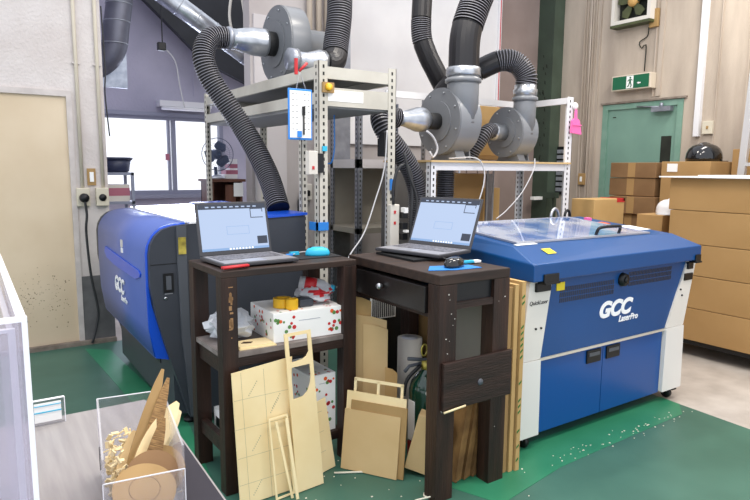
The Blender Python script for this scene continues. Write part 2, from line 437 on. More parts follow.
MB().box(.84, .905, 5.535, 5.55, 1.34, 1.48).build('plate', 'mdf_dark', t)
MB().box(.858, .888, 5.525, 5.535, 1.37, 1.45).build('rocker', 'paper', t)
t = thing('power_cable', 'grey cable hanging from the left socket to the floor', 'cable', (.8, 5.48, .01))
MB().lathe([(.03, 5.44), (.038, 5.46), (.038, 5.485)], (.80, 0, 1.24), 'y', 16).build('plug', 'black', t)
MB().tube(spline([(.80, 5.45, 1.22), (.81, 5.46, 1.1), (.80, 5.47, .95), (.82, 5.48, .6), (.86, 5.48, .3), (.84, 5.48, .15), (.80, 5.47, .02)]), .010, 8).build('cord', 'cable', t)
cord('hanging_cable', 'thin dark cord down the corner of the left wall', 'cord', [(1.02, 5.6, 2.8), (1.03, 5.6, 2.3), (1.02, 5.6, 2.1), (1.04, 5.6, 1.75)], .006, 'cable')

# ------------------------------------------------------------------ alcove things
t = thing('ventilation_duct', 'thick dark grey round duct with elbow at the alcove entrance', 'duct', (1.2, 6.2, 2.3))
dm = MB().tube(spline([(1.30, 6.2, 3.6), (1.30, 6.2, 3.1), (1.25, 6.2, 2.75), (1.23, 6.21, 2.6), (1.17, 6.25, 2.49), (1.05, 6.35, 2.40)], .05), .115, 22)
dm.build('duct_body', 'duct_dark', t)
se = MB()
for z, x in ((2.98, 1.285), (2.82, 1.262), (2.62, 1.232)): se.lathe([(.118, -.006), (.12, 0), (.118, .006)], (x, 6.2, z), 'z', 22)
se.build('seam', 'galv_dull', t)
tag(MB().box(1.10, 1.36, 6.33, 6.345, 2.24, 2.60).build('metal_plate', 'silver_plate'), 'shiny square sheet metal plate behind the dark duct', 'plate')
dd = MB().tube([(1.40, 6.2, 3.30), (2.60, 6.2, 2.60)], .095, 20)
for k in range(7):
    p = Vector((1.40, 6.2, 3.30)).lerp(Vector((2.60, 6.2, 2.60)), .08+k*.14); d = Vector((1.20, 0, -.70)).normalized()
    dd.tube([p-d*.005, p+d*.005], .099, 20)
tag(dd.build('spiral_duct', 'galv'), 'slanting silver spiral duct under the stairs', 'duct')
tag(MB().tube([(2.5, 6.35, 2.22), (2.75, 6.3, 2.32), (2.95, 6.2, 2.42)], .06, 18).build('spiral_duct', 'galv'), 'short silver duct behind the ribbed hose bend', 'duct')
t = thing('ceiling_light', 'wall mounted fluorescent light above the window', 'lamp', (2.35, 7.8, 2.2))
MB().box(2.05, 2.70, 7.84, 8.0, 2.24, 2.31).build('housing', 'rack_white', t)
MB().tube([(2.07, 7.84, 2.215), (2.68, 7.84, 2.215)], .022, 12).build('tube', 'rack_white', t)
t = thing('hanging_plug', 'black plug hanging on a cord in the alcove', 'cable', (1.85, 6.4, 2.6))
MB().tube([(1.72, 6.4, 3.3), (1.72, 6.4, 2.72)], .006, 6).build('cord', 'cable', t)
MB().box(1.67, 1.75, 6.37, 6.43, 2.64, 2.72).build('plug', 'black', t, .01)
MB().tube(spline([(1.75, 6.4, 2.66), (1.84, 6.4, 2.55), (1.88, 6.4, 2.3), (1.92, 6.4, 2.1)]), .006, 6).build('thin_cord', 'white_cable', t)
cord('cable_loop', 'grey cable loop hanging under the stairs', 'cable', [(2.32, 6.0, 3.3), (2.27, 6.0, 3.0), (2.30, 6.0, 2.82), (2.36, 6.0, 2.78), (2.44, 6.0, 2.86), (2.42, 6.0, 3.05), (2.38, 6.0, 3.3)], .014, 'offwhite')
# shelf with pot
t = thing('steel_shelf', 'grey steel shelf with boxes under the window on the left', 'shelf', (1.18, 5.98, 0))
pm = MB()
for x in (1.02, 1.25):
    for y in (5.84, 6.14): pm.box(x, x+.025, y, y+.025, 0, 1.44)
pm.build('frame', 'blue_shelf', t)
for z in (1.42, 1.16, .9): MB().box(1.02, 1.275, 5.84, 6.165, z, z+.025).build('shelf_board', 'blue_shelf', t)
for z, lab in ((1.185, 'pink and white box on the upper deck of the grey steel shelf'), (.925, 'pink and white box on the lower deck of the grey steel shelf')):
    b = MB().box(1.05, 1.24, 5.88, 6.12, z, z+.15).box(1.049, 1.241, 5.879, 6.121, z+.05, z+.12, 1)
    tag(b.build('box', ['offwhite', 'pinkbox']), lab, 'box')
t = thing('cooking_pot', 'dark blue pot on top of the grey steel shelf', 'pot', (1.14, 5.98, 1.445))
MB().lathe([(.10, 1.446), (.115, 1.46), (.135, 1.56), (.125, 1.56), (.10, 1.47)], (1.15, 5.98, 0), 'z', 24).build('bowl', 'pot', t)
MB().lathe([(.14, 1.555), (.155, 1.575), (.13, 1.58)], (1.15, 5.98, 0), 'z', 24).build('rim', 'pot', t)
# cabinet, fan
t = thing('wooden_cabinet', 'small brown wooden cabinet below the desk fan', 'cabinet', (2.15, 5.72, 0))
b = MB(); b.box(1.93, 2.62, 5.66, 5.98, 0, .9); b.box(1.93, 1.95, 5.66, 5.98, .9, 1.36); b.box(2.21, 2.23, 5.66, 5.98, .9, 1.36); b.box(2.22, 2.24, 5.68, 5.98, .9, 1.36); b.box(1.93, 2.24, 5.96, 5.98, .9, 1.36)
b.build('body', 'brown_wood', t); MB().box(1.91, 2.26, 5.64, 6.0, 1.36, 1.385).build('top', 'brown_wood', t)
tag(MB().box(2.06, 2.16, 5.655, 5.66, 1.02, 1.33).build('door_panel', 'brown_wood', t) and MB().box(2.14, 2.235, 5.645, 5.65, 1.22, 1.35).build('paper_note', 'paper'), 'white paper note hanging on the small wooden cabinet', 'paper')
pb = MB(); pb.box(2.12, 2.25, 5.83, 5.98, 1.386, 1.43, 0); pb.box(2.14, 2.26, 5.84, 5.98, 1.43, 1.47, 1); pb.box(2.18, 2.26, 5.85, 5.97, 1.47, 1.58, 0); pb.box(2.179, 2.261, 5.849, 5.971, 1.49, 1.53, 1)
tag(pb.build('paper_pile', ['paper', 'pinkbox']), 'pile of white and pink packets on the wooden cabinet', 'papers', kind='stuff')
t = thing('desk_fan', 'dark desk fan standing on the wooden cabinet', 'fan', (2.03, 5.8, 1.385))
MB().lathe([(.08, 1.386), (.085, 1.40), (.03, 1.425)], (2.03, 5.8, 0), 'z', 20).build('base', 'alu', t)
MB().tube([(2.03, 5.82, 1.41), (2.03, 5.83, 1.5)], .018, 12).build('stem', 'deskfan', t)
FC = Vector((2.03, 5.76, 1.62)); FR = .155
g = MB()
for r_ in (FR, .11, .06):
    g.tube([FC+Vector((r_*math.cos(a), -.03 if r_ < FR else 0, r_*math.sin(a))) for a in [2*math.pi*i/32 for i in range(33)]], .004 if r_ == FR else .0012, 6)
for i in range(36):
    a = 2*math.pi*i/36; c_, s_ = math.cos(a), math.sin(a)
    g.tube([FC+Vector((.02*c_, -.04, .02*s_)), FC+Vector((.11*c_, -.03, .11*s_)), FC+Vector((FR*c_, 0, FR*s_))], .0011, 4)
g.build('guard', 'deskfan_cage', t)
MB().lathe([(.03, 5.73), (.045, 5.76), (.05, 5.85), (.02, 5.88)], (2.03, 0, 1.62), 'y', 18).build('motor', 'deskfan', t)
for k in range(3):
    a0 = 2*math.pi*k/3+1.2; bm_ = MB(); vs = []
    for i in range(7):
        rr_ = .03+.1*i/6; w0 = .35+.5*math.sin(math.pi*min(1, i/5.5)); 
        vs.append(FC+Vector((rr_*math.cos(a0-w0), .012, rr_*math.sin(a0-w0)))); vs.append(FC+Vector((rr_*math.cos(a0+w0), -.012, rr_*math.sin(a0+w0))))
    vs2 = [v+Vector((0, .003, 0)) for v in vs]
    bm_.add(vs+vs2, [(2*i, 2*i+1, 2*i+3, 2*i+2) for i in range(6)]+[(14+2*i, 16+2*i, 17+2*i, 15+2*i) for i in range(6)])
    bm_.build('blade', 'deskfan', t)

# ------------------------------------------------------------------ perforated rack posts
def post(mb, x, y, z0, z1, sx, sy, w=.045, th=.004, hs=.042, holes=True):
    """L angle with its corner at (x, y); legs run towards sx and sy; slots as dark inset plates (material 1)"""
    xa, xb = sorted((x, x+sx*w)); ya, yb = sorted((y, y+sy*th)); mb.box(xa, xb, ya, yb, z0, z1)
    xa, xb = sorted((x, x+sx*th)); ya, yb = sorted((y, y+sy*w)); mb.box(xa, xb, ya, yb, z0, z1)
    if not holes: return
    z = z0+.03
    while z < z1-.03:
        c = x+sx*w*.55
        yy0, yy1 = sorted((y-sy*.001, y+sy*(th+.001))); mb.box(c-.006, c+.006, yy0, yy1, z, z+.02, 1)
        c = y+sy*w*.55; xx0, xx1 = sorted((x-sx*.001, x+sx*(th+.001))); mb.box(xx0, xx1, c-.006, c+.006, z, z+.02, 1)
        z += hs
t = thing('storage_rack', 'tall beige perforated steel rack carrying the left blower', 'rack', (2.06, 4.3, 0))
RX0, RX1, RY0, RY1, RZ = 1.78, 2.345, 3.275, 5.36, 2.1
for (x, y, sx, sy) in ((RX0, RY0, 1, 1), (RX1, RY0, -1, 1), (RX0, RY1, 1, -1), (RX1, RY1, -1, -1)):
    m_ = MB(); post(m_, x, y, 0, RZ+.03, sx, sy, w=.06 if y == RY0 else .05); m_.build('post', ['rack', 'hole'], t)
for z in (2.03, ):
    bm_ = MB(); bm_.box(RX0+.004, RX1-.004, RY0+.004, RY0+.03, z, z+.07); bm_.box(RX0+.004, RX1-.004, RY1-.03, RY1-.004, z, z+.07)
    bm_.box(RX0+.004, RX0+.03, RY0+.03, RY1-.03, z, z+.07); bm_.box(RX1-.03, RX1-.004, RY0+.03, RY1-.03, z, z+.07)
    bm_.build('top_frame', 'rack', t)
bm_ = MB(); bm_.box(RX0+.004, RX1-.004, RY0+.004, RY0+.03, 1.87, 1.98); bm_.box(RX0+.004, RX0+.03, RY0+.03, RY1-.03, 1.88, 1.95); bm_.box(RX1-.03, RX1-.004, RY0+.03, RY1-.03, 1.87, 1.98)
bm_.build('shelf_frame', 'rack', t)
MB().box(RX0+.03, RX1-.03, RY0+.03, RY1-.03, 1.86, 1.88).build('shelf_board', 'rack_under', t)
MB().box(RX0+.03, RX1-.03, RY0+.03, RY1-.03, 2.075, 2.10).build('top_board', 'rack_under', t)
MB().box(RX1-.5, RX1-.25, RY0+.0015, RY0+.004, 1.90, 1.965).build('paper_strip', 'paper', t)
# short inner post and foot brackets
m_ = MB(); post(m_, RX0+.01, RY0+.25, .0, 1.86, 1, 1, w=.04); m_.build('post', ['rack', 'hole'], t)
tag(MB().box(1.755, 1.838, 3.262, 3.273, 1.12, 1.17).box(1.755, 1.766, 3.262, 3.36, 1.12, 1.17).build('blue_tape', 'blue'), 'strip of blue tape around the near rack post', 'tape')
t = thing('orange_sensor', 'orange round button unit on the near rack post', 'button', (1.79, 3.26, 1.95))
MB().box(1.80, 1.875, 3.255, 3.274, 1.945, 2.005).build('plate', 'mdf_dark', t)
MB().lathe([(.0, 3.24), (.02, 3.24), (.024, 3.255)], (1.835, 0, 1.977), 'y', 16).build('button', 'tape_yellow', t)
t = thing('clipboard', 'blue framed white schedule board clipped to the rack', 'board', (1.60, 3.24, 1.66))
MB().box(1.545, 1.70, 3.235, 3.243, 1.66, 1.95).build('board', 'blue', t, .004)
pb = MB(); pb.box(1.555, 1.690, 3.232, 3.236, 1.672, 1.938, 0)
for i in range(7):
    for j in range(5):
        x = 1.568+j*.025; z = 1.92-i*.033
        if j != 2: pb.box(x, x+.012, 3.2312, 3.2322, z-.003, z, 1)
pb.build('paper_sheet', ['paper', 'ink'], t)
MB().box(1.632, 1.648, 3.222, 3.232, 1.80, 1.85).tube([(1.64, 3.226, 1.80), (1.64, 3.226, 1.69)], .005, 8).build('marker_pen', 'black', t)
MB().box(1.60, 1.625, 3.222, 3.232, 1.675, 1.71).build('magnet', 'blue', t)
MB().tube([(1.60, 3.239, 1.95), (1.625, 3.245, 2.045), (1.66, 3.239, 1.95)], .003, 6).build('hanging_string', 'white_cable', t)
tag(MB().box(1.612, 1.628, 3.243, 3.258, 2.03, 2.12).tube([(1.64, 3.25, 2.05), (1.69, 3.25, 2.10)], .008, 8).build('red_clip', 'red'), 'red clip holding the schedule board string on the rack', 'clip')
t = thing('breaker_box', 'small white breaker box tied to the near rack post', 'box', (1.74, 3.3, 1.46))
MB().box(1.70, 1.76, 3.25, 3.30, 1.46, 1.60).build('case', 'offwhite', t, .004)
MB().box(1.72, 1.735, 3.247, 3.25, 1.49, 1.51).build('red_button', 'red', t)
MB().box(1.761, 1.80, 3.25, 3.27, 1.47, 1.585).build('black_side', 'black', t)
tag(MB().box(1.80, 1.83, 3.262, 3.273, 1.60, 1.63).build('blue_tag', 'cyan'), 'small light blue clip on the near rack post', 'clip')
cord('blue_string', 'blue string loop hanging from the rack shelf', 'string', [(2.13, 3.7, 1.86), (2.13, 3.7, 1.62), (2.10, 3.7, 1.53), (2.05, 3.7, 1.55), (2.04, 3.7, 1.62)], .005, 'blue')

# ------------------------------------------------------------------ wall fittings on the back wall
for i, (x, lab) in enumerate(((2.86, 'leftmost of the three beige wall pipes'), (2.96, 'middle one of the three beige wall pipes'), (3.05, 'rightmost of the three beige wall pipes'))):
    tag(MB().tube([(x, 5.44, 2.2), (x, 5.44, 4.1)], .028, 12).build('wall_pipe', 'rib'), lab, 'pipe')
t = thing('wall_socket', 'white wall socket with black plug behind the near rack post', 'socket', (2.8, 5.46, 1.18))
MB().box(2.78, 2.88, 5.44, 5.5, 1.18, 1.34).build('box', 'offwhite', t, .006)
MB().box(2.74, 2.83, 5.38, 5.44, 1.22, 1.28).build('plug', 'black', t, .01)
MB().tube(spline([(2.76, 5.39, 1.23), (2.70, 5.38, 1.18), (2.70, 5.39, 1.0), (2.72, 5.4, .7), (2.7, 5.4, .2)]), .011, 8).build('cord', 'cable', t)
tag(MB().box(3.02, 3.22, 5.40, 5.5, 1.13, 1.45).build('junction_box', 'socket', None, .008), 'beige junction box on the back wall behind the rack post', 'box')
cord('power_cable', 'black cable running down below the beige junction box', 'cable', [(3.02, 5.36, 1.32), (3.08, 5.34, 1.2), (3.14, 5.34, 1.0), (3.16, 5.34, .6), (3.2, 5.35, .05)], .014, 'cable')
tag(MB().box(3.02, 3.2, 5.24, 5.32, 0, 3.2).build('steel_upright', 'galv_dull'), 'grey steel upright behind the beige rack', 'post')
m_ = MB(); post(m_, 2.95, 4.7, 0, 2.15, 1, 1, w=.05); post(m_, 3.72, 4.7, 0, 2.15, -1, 1, w=.05); post(m_, 3.72, 5.2, 0, 2.15, -1, -1, w=.05); post(m_, 2.95, 5.2, 0, 2.15, 1, -1, w=.05)
t = thing('storage_rack', 'grey steel shelving against the back wall behind both racks', 'rack', (3.4, 5, 0))
m_.build('frame', ['galv_dull', 'hole'], t)
MB().box(2.95, 3.72, 4.7, 5.2, 1.50, 1.58).build('shelf_board', 'wall_pale', t)
MB().box(2.95, 3.72, 5.2, 5.21, .95, 1.50).build('back_panel', 'olive', t)
MB().box(2.95, 3.72, 4.7, 5.2, .90, .95).build('shelf_board', 'olive', t)

# ------------------------------------------------------------------ blowers
def blower(label, cx, cy, cz, rad, dep, zb, out_r, out_h, inlet_r, inlet_l, motor=.12, mr=.40):
    """snail blower; inlet faces -x, outlet rises at the -y side"""
    t = thing('blower', label, 'blower', (cx+dep/2, cy, zb))
    n = 40; circ = [(cy+rad*math.cos(2*math.pi*i/n), cz+rad*math.sin(2*math.pi*i/n)) for i in range(n)]
    c = MB(); c.prism(circ, 'x', cx, cx+dep, 0, smooth=True)
    c.build('casing', 'blower', t, .012, 3)
    oy = cy-rad+out_r; ox = cx+dep*.55
    tw = MB(); tw.lathe([(out_r, cz-.02), (out_r*1.0, cz+out_h-.06), (out_r, cz+out_h-.03)], (ox, oy, 0), 'z', 30)
    if out_h > .2: tw.build('outlet_pipe', 'blower', t)
    fl = MB(); fl.lathe([(out_r*1.14, cz+out_h-.035), (out_r*1.14, cz+out_h-.01), (out_r*1.0, cz+out_h), (out_r*.98, cz+out_h+.04)], (ox, oy, 0), 'z', 30)
    if out_h > .2: fl.build('outlet_flange', 'blower', t)
    fp = MB(); fp.lathe([(rad*.99, cx-.012), (rad*.99, cx), (rad*.5, cx+.001)], (0, cy, cz), 'x', 40, smooth=False)
    fp.lathe([(rad*.60, cx-.022), (rad*.60, cx-.012), (rad*.3, cx-.012)], (0, cy, cz), 'x', 36, smooth=False)
    fp.build('front_plate', 'blower_face', t)
    for i in range(8):
        a = 2*math.pi*i/8+.3; MB().lathe([(.007, cx-.02), (.007, cx-.012)], (0, cy+rad*.86*math.cos(a), cz+rad*.86*math.sin(a)), 'x', 8).build('bolt', 'galv', t)
    MB().lathe([(inlet_r, cx-inlet_l), (inlet_r, cx-.02)], (0, cy, cz), 'x', 26).build('inlet_pipe', 'rubber', t)
    mo = MB(); mo.lathe([(rad*.55, cx+dep), (rad*.55, cx+dep+motor*.3), (rad*mr, cx+dep+motor*.35), (rad*mr, cx+dep+motor), (rad*.3, cx+dep+motor*1.1)], (0, cy, cz), 'x', 28)
    mo.build('motor', 'blower', t)
    ft = MB(); ft.box(cx+dep*.2, cx+dep+motor*.9, cy-rad*.6, cy+rad*.6, zb, zb+.012); 
    ft.prism([(cy-rad*.5, zb+.01), (cy+rad*.5, zb+.01), (cy+rad*.28, cz), (cy-rad*.28, cz)], 'x', cx+dep+.004, cx+dep+.016)
    ft.prism([(cy-rad*.62, zb+.01), (cy+rad*.62, zb+.01), (cy+rad*.45, cz-rad*.8), (cy-rad*.45, cz-rad*.8)], 'x', cx+dep*.25, cx+dep*.7)
    ft.build('foot', 'blower', t)
    return t, (ox, oy, cz+out_h)
# left blower on the rack
t1, o1 = blower('large grey blower on top of the tall beige rack', 1.95, 4.22, 2.385, .272, .14, 2.103, .09, .12, .085, .12, .28, .5)
rc = MB().lathe([(.098, 1.86), (.098, 1.84), (.096, 1.76), (.078, 1.67), (.07, 1.64), (.07, 1.60)], (0, 4.22, 2.385), 'x', 26)
tag(rc.build('reducer_cone', 'galv'), 'silver reducer between the left blower and its hose', 'pipe')
tag(MB().lathe([(.072, 1.57), (.078, 1.58), (.078, 1.595), (.072, 1.602)], (0, 4.22, 2.385), 'x', 24).build('hose_clamp', 'galv_dull'), 'metal hose clamp at the silver reducer of the left blower', 'clamp')
hose('ribbed black hose from the left blower down to the left laser machine',
     [(1.58, 4.22, 2.385), (1.52, 4.22, 2.383), (1.45, 4.21, 2.36), (1.40, 4.18, 2.29), (1.385, 4.15, 2.20), (1.42, 4.12, 2.08), (1.50, 4.08, 1.94), (1.60, 4.03, 1.77), (1.665, 3.94, 1.60), (1.70, 3.82, 1.42), (1.69, 3.66, 1.23)], .074)
# front reducer and hose going up
t = thing('reducer_pipe', 'small silver reducer in front of the left blower', 'pipe', (1.95, 3.72, 2.1))
MB().lathe([(.04, 1.86), (.055, 1.87), (.055, 1.93), (.075, 2.0), (.082, 2.02), (.082, 2.06)], (0, 3.72, 2.20), 'x', 24).build('cone', 'galv', t)
MB().lathe([(.07, 1.80), (.07, 1.86)], (0, 3.72, 2.20), 'x', 24).build('collar', 'galv_dull', t)
hose('ribbed black hose rising from the rack beside the left blower', [(2.06, 3.72, 2.20), (2.11, 3.73, 2.20), (2.16, 3.75, 2.24), (2.19, 3.78, 2.34), (2.23, 3.8, 2.55), (2.26, 3.85, 2.85), (2.28, 3.9, 3.4)], .088, plain=((0, .12),))

# white shelf for the two right blowers
t = thing('shelf_unit', 'white steel shelf unit carrying the two right blowers', 'shelf', (3.35, 3.6, 0))
for (x, y, sx, sy) in ((4.20, 3.36, -1, 1), (2.71, 3.36, 1, 1), (4.20, 3.92, -1, -1), (2.71, 3.92, 1, -1)):
    m_ = MB(); post(m_, x, y, 0, 2.09 if x > 3 or y > 3.5 else 1.545, sx, sy, w=.075 if (x > 3 and y < 3.5) else .05); m_.build('post', ['rack_white', 'hole'], t)
b = MB(); b.box(2.714, 4.196, 3.364, 3.385, 1.49, 1.545); b.box(2.714, 4.196, 3.895, 3.916, 1.49, 1.545); b.box(4.175, 4.196, 3.385, 3.895, 1.49, 1.545)
b.build('shelf_frame', 'rack_white', t)
b = MB(); b.box(4.175, 4.196, 3.364, 3.916, 2.04, 2.09); b.box(2.70, 4.196, 3.895, 3.916, 2.04, 2.09); b.build('top_rail', 'rack_white', t)
MB().box(2.70, 4.18, 3.34, 3.93, 1.546, 1.560).build('plywood_board', 'mdf', t)
t2, o2 = blower('large grey blower on the white shelf nearer the rack', 3.02, 3.65, 1.855, .25, .20, 1.561, .118, .315, .062, .14)
cn = MB().lathe([(.062, 2.90), (.085, 2.87), (.09, 2.85), (.09, 2.80), (.055, 2.68), (.055, 2.62)], (0, 3.65, 1.86), 'x', 26)
tag(cn.build('reducer_cone', 'galv'), 'silver cone at the inlet of the middle blower', 'pipe')
t3, o3 = blower('smaller grey blower on the white shelf at the far end', 3.72, 3.65, 1.80, .205, .17, 1.561, .09, .285, .06, .14)
tag(MB().lathe([(.093, o3[2]+.0), (.098, o3[2]+.05), (.088, o3[2]+.06), (.088, o3[2]+.09)], (o3[0], o3[1], 0), 'z', 26).build('pipe_collar', 'galv'), 'silver collar above the far blower outlet', 'pipe')
tag(MB().lathe([(.125, o2[2]+.01), (.13, o2[2]+.02), (.128, o2[2]+.065), (.12, o2[2]+.075)], (o2[0], o2[1], 0), 'z', 28).build('pipe_collar', 'galv'), 'foil wrapped silver collar above the middle blower outlet', 'pipe')
hose('widest ribbed black hose rising from the middle blower outlet', [(o2[0], o2[1], o2[2]+.05), (o2[0]+.01, o2[1], o2[2]+.3), (o2[0]+.08, o2[1], o2[2]+.5), (o2[0]+.20, o2[1], o2[2]+.75), (o2[0]+.42, o2[1], o2[2]+1.2)], .118, pitch=.02, plain=((0, .26),))
hose('black hose arching from the far blower outlet down behind the middle blower', [(o3[0], o3[1], o3[2]+.08), (o3[0]-.0, o3[1]+.0, o3[2]+.16), (o3[0]-.06, o3[1]+.05, o3[2]+.26), (o3[0]-.17, o3[1]+.12, o3[2]+.28), (3.50, 3.80, 2.28), (3.42, 3.95, 2.22), (3.38, 4.05, 2.12), (3.36, 4.08, 2.0)], .088, plain=((.36, .5), (.55, 1)))
hose('slim black hose coming down from above behind the middle blower', [(3.33, 4.3, 3.4), (3.34, 4.3, 3.0), (3.32, 4.28, 2.65), (3.36, 4.25, 2.48), (3.43, 4.22, 2.34), (3.50, 4.2, 2.22)], .088, plain=((0, .52), (.68, 1)))
hose('ribbed black hose bending down from the middle blower inlet', [(2.63, 3.65, 1.86), (2.54, 3.645, 1.87), (2.45, 3.60, 1.865), (2.41, 3.53, 1.80), (2.45, 3.49, 1.70), (2.54, 3.48, 1.60), (2.64, 3.48, 1.47), (2.70, 3.49, 1.32), (2.72, 3.50, 1.1)], .072)
hose('short ribbed hose at the inlet of the far blower', [(3.60, 3.65, 1.80), (3.52, 3.62, 1.81), (3.44, 3.60, 1.77), (3.38, 3.62, 1.68), (3.35, 3.66, 1.59)], .058)
tag(MB().lathe([(.068, 3.57), (.07, 3.59), (.066, 3.64), (.066, 3.70)], (0, 3.65, 1.80), 'x', 22).build('pipe_collar', 'galv'), 'silver collar at the inlet of the far blower', 'pipe')
hose('black hose hanging under the white shelf behind the right laptop', [(3.05, 3.6, 1.53), (3.05, 3.6, 1.3), (3.05, 3.6, 1.0)], .07)
tag(MB().box(2.355, 2.42, 3.42, 3.50, 1.58, 1.70).box(2.36, 2.41, 3.43, 3.49, 1.70, 1.74).build('damper', 'rubber'), 'black damper box behind the right rack post', 'box')
cord('white_cable', 'light grey cable drooping over the white shelf beside the middle blower', 'cable', [(2.95, 3.45, 1.575), (3.10, 3.33, 1.58), (3.16, 3.30, 1.50), (3.14, 3.28, 1.38), (3.05, 3.25, 1.22), (2.98, 3.22, 1.14)], .0048, 'white_cable')
cord('white_cable', 'light grey cable drooping from under the far blower', 'cable', [(3.74, 3.34, 1.585), (3.70, 3.31, 1.50), (3.55, 3.28, 1.33), (3.35, 3.24, 1.2), (3.2, 3.2, 1.14)], .0045, 'white_cable')
for i, x in enumerate((3.83, 3.90)):
    tag(MB().tube([(x, 3.95, .05), (x, 3.95, 1.54)], .008, 6).build('white_cable', 'white_cable'), ('left' if i == 0 else 'right')+' one of two white vertical cords under the white shelf', 'cable')
cord('coiled_wire', 'small wire with white tips below the middle blower inlet', 'wire', [(2.70, 3.4, 1.76), (2.76, 3.4, 1.72), (2.80, 3.4, 1.64), (2.76, 3.4, 1.58), (2.73, 3.4, 1.62)], .008, 'white_cable')
t = thing('dustpan', 'pink plastic dustpan hanging on the white shelf post', 'dustpan', (4.2, 3.33, 1.80))
MB().prism([(4.15, 1.80), (4.275, 1.79), (4.245, 1.90), (4.225, 1.915), (4.175, 1.915), (4.155, 1.90)], 'y', 3.325, 3.345).build('pan', 'pink', t, .004)
MB().prism([(4.195, 1.91), (4.215, 1.91), (4.21, 1.99), (4.197, 1.99)], 'y', 3.328, 3.345).build('handle', 'pink', t, .003)
MB().box(4.152, 4.262, 3.317, 3.325, 1.86, 1.868).build('ridge', 'pink', t)
tag(MB().lathe([(.022, 3.335), (.028, 3.345), (.028, 3.355)], (4.205, 0, 2.02), 'y', 18).build('magnet_hook', 'paper'), 'round white hook above the pink dustpan', 'hook')
# behind / under the white shelf
def carton(label, x0, x1, y0, y1, z0, z1, m='card', rz=0, tape=True, group=None, flaps=True):
    cx, cy_ = (x0+x1)/2, (y0+y1)/2
    t = thing('cardboard_box', label, 'box', (cx, cy_, z0), rz, group, world=False)
    a, b, h = (x1-x0)/2, (y1-y0)/2, z1-z0
    MB().box(-a, a, -b, b, 0, h).build('carton', m, t, .004)
    if tape: MB().box(-a-.001, a+.001, -.025, .025, .02, h+.001).build('packing_tape', 'card_light', t)
    return t
carton('tall cardboard box standing under the white shelf behind the laptop', 3.62, 3.98, 4.15, 4.6, 0, 1.46, 'card', tape=False)
carton('narrow cardboard box behind the shelf at the taller box', 4.06, 4.34, 4.3, 4.6, 0, 1.32, 'card_light', tape=False)
carton('light cardboard box behind the middle blower on the white shelf', 3.62, 4.02, 4.02, 4.3, 1.62, 2.05, 'card_light', tape=False)
tag(MB().box(3.5, 4.4, 4.0, 4.32, 1.585, 1.62).build('cardboard_sheet', 'card'), 'flat cardboard sheet behind the white shelf', 'cardboard') 
tag(MB().box(2.98, 3.55, 4.32, 4.36, .004, 1.47).build('grey_panel', 'grey_box'), 'grey board leaning behind the white shelf', 'board')
tag(MB().box(3.99, 4.05, 4.1, 4.14, 0, 1.46).build('steel_upright', 'galv_dull'), 'narrow grey steel upright under the white shelf', 'post')
pl = []
for i, (x, lab) in enumerate(((4.55, 'leftmost brown plank leaning behind the far blower'), (4.72, 'second brown plank leaning behind the far blower'), (4.89, 'third brown plank leaning behind the far blower'), (5.06, 'rightmost brown plank leaning behind the far blower'))):
    tag(MB().box(x, x+.15, 5.2, 5.24, 0, 1.72).build('wooden_plank', 'wall_taupe'), lab, 'plank')
tag(MB().tube([(4.15, 4.75, 1.45), (4.75, 4.75, .95)], .02, 4).build('brace_bar', 'column_green'), 'dark green diagonal bar under the white shelf', 'bar')
tag(MB().tube([(4.25, 4.8, 1.6), (4.25, 4.8, 0)], .015, 4).build('angle_bar', 'galv_dull'), 'thin grey upright bar behind the far blower', 'bar')
t = thing('card_rack', 'black wall rack of grey cards beside the white shelf post', 'rack', (6.27, 5.17, 1.2))
MB().box(6.27, 6.29, 5.075, 5.235, 1.19, 1.79).build('panel', 'black', t)
cr = MB()
for i in range(8):
    for j in range(2): cr.box(6.255, 6.27, 5.095+j*.07, 5.155+j*.07, 1.23+i*.068, 1.275+i*.068)
cr.build('cards', 'alu', t)
tag(MB().box(5.95, 6.11, 5.3, 5.36, 1.12, 1.16).build('bracket', 'paper'), 'small white bracket on the green column', 'bracket')
tag(MB().box(6.05, 6.12, 5.05, 5.2, 1.15, 1.22).box(6.08, 6.1, 5.1, 5.12, 0.2, 1.15).build('valve_box', 'column_green2'), 'dark green switch box by the green column', 'box')

# ------------------------------------------------------------------ fittings on the right wall
t = thing('exhaust_fan', 'square wall exhaust fan with dark blades above the exit sign', 'fan', (6.3, 4.33, 3.1))
fr = MB(); a, b2, c1, c2 = 4.10, 4.58, 3.11, 3.56
fr.box(6.18, 6.30, a, a+.04, c1, c2); fr.box(6.18, 6.30, b2-.04, b2, c1, c2); fr.box(6.18, 6.30, a+.04, b2-.04, c2-.04, c2); fr.box(6.18, 6.30, a+.04, b2-.04, c1, c1+.04)
MB().box(6.28, 6.298, a+.04, b2-.04, c1+.04, c2-.04).build('shutter', 'rust', t)
fr.build('frame', 'offwhite', t); MB().box(6.17, 6.30, a, b2, c1-.03, c1-.001).build('lower_trim', 'fan_blade', t)
FX = Vector((6.22, 4.34, 3.335))
for k in range(5):
    a0 = 2*math.pi*k/5+.3; bl = MB(); 
    pts = [(.04, -.5), (.12, -.42), (.185, -.30), (.19, .1), (.15, .35), (.04, .45)]
    bl.prism([(FX.y+r_*math.cos(a0+w), FX.z+r_*math.sin(a0+w)) for r_, w in pts], 'x', 6.215, 6.225); bl.build('blade', 'fan_blade', t)
MB().lathe([(.03, 6.18), (.055, 6.2), (.06, 6.25)], (0, FX.y, FX.z), 'x', 20).build('hub', 'fan_hub', t)
t = thing('junction_box', 'grimy junction box on the wall right of the exhaust fan', 'box', (6.29, 4.02, 3.03))
MB().box(6.26, 6.3, 3.97, 4.07, 3.03, 3.22).build('case', 'mdf_dark', t, .004); MB().tube([(6.29, 4.05, 3.22), (6.29, 4.05, 4.1)], .012, 8).build('pipe', 'rib', t)
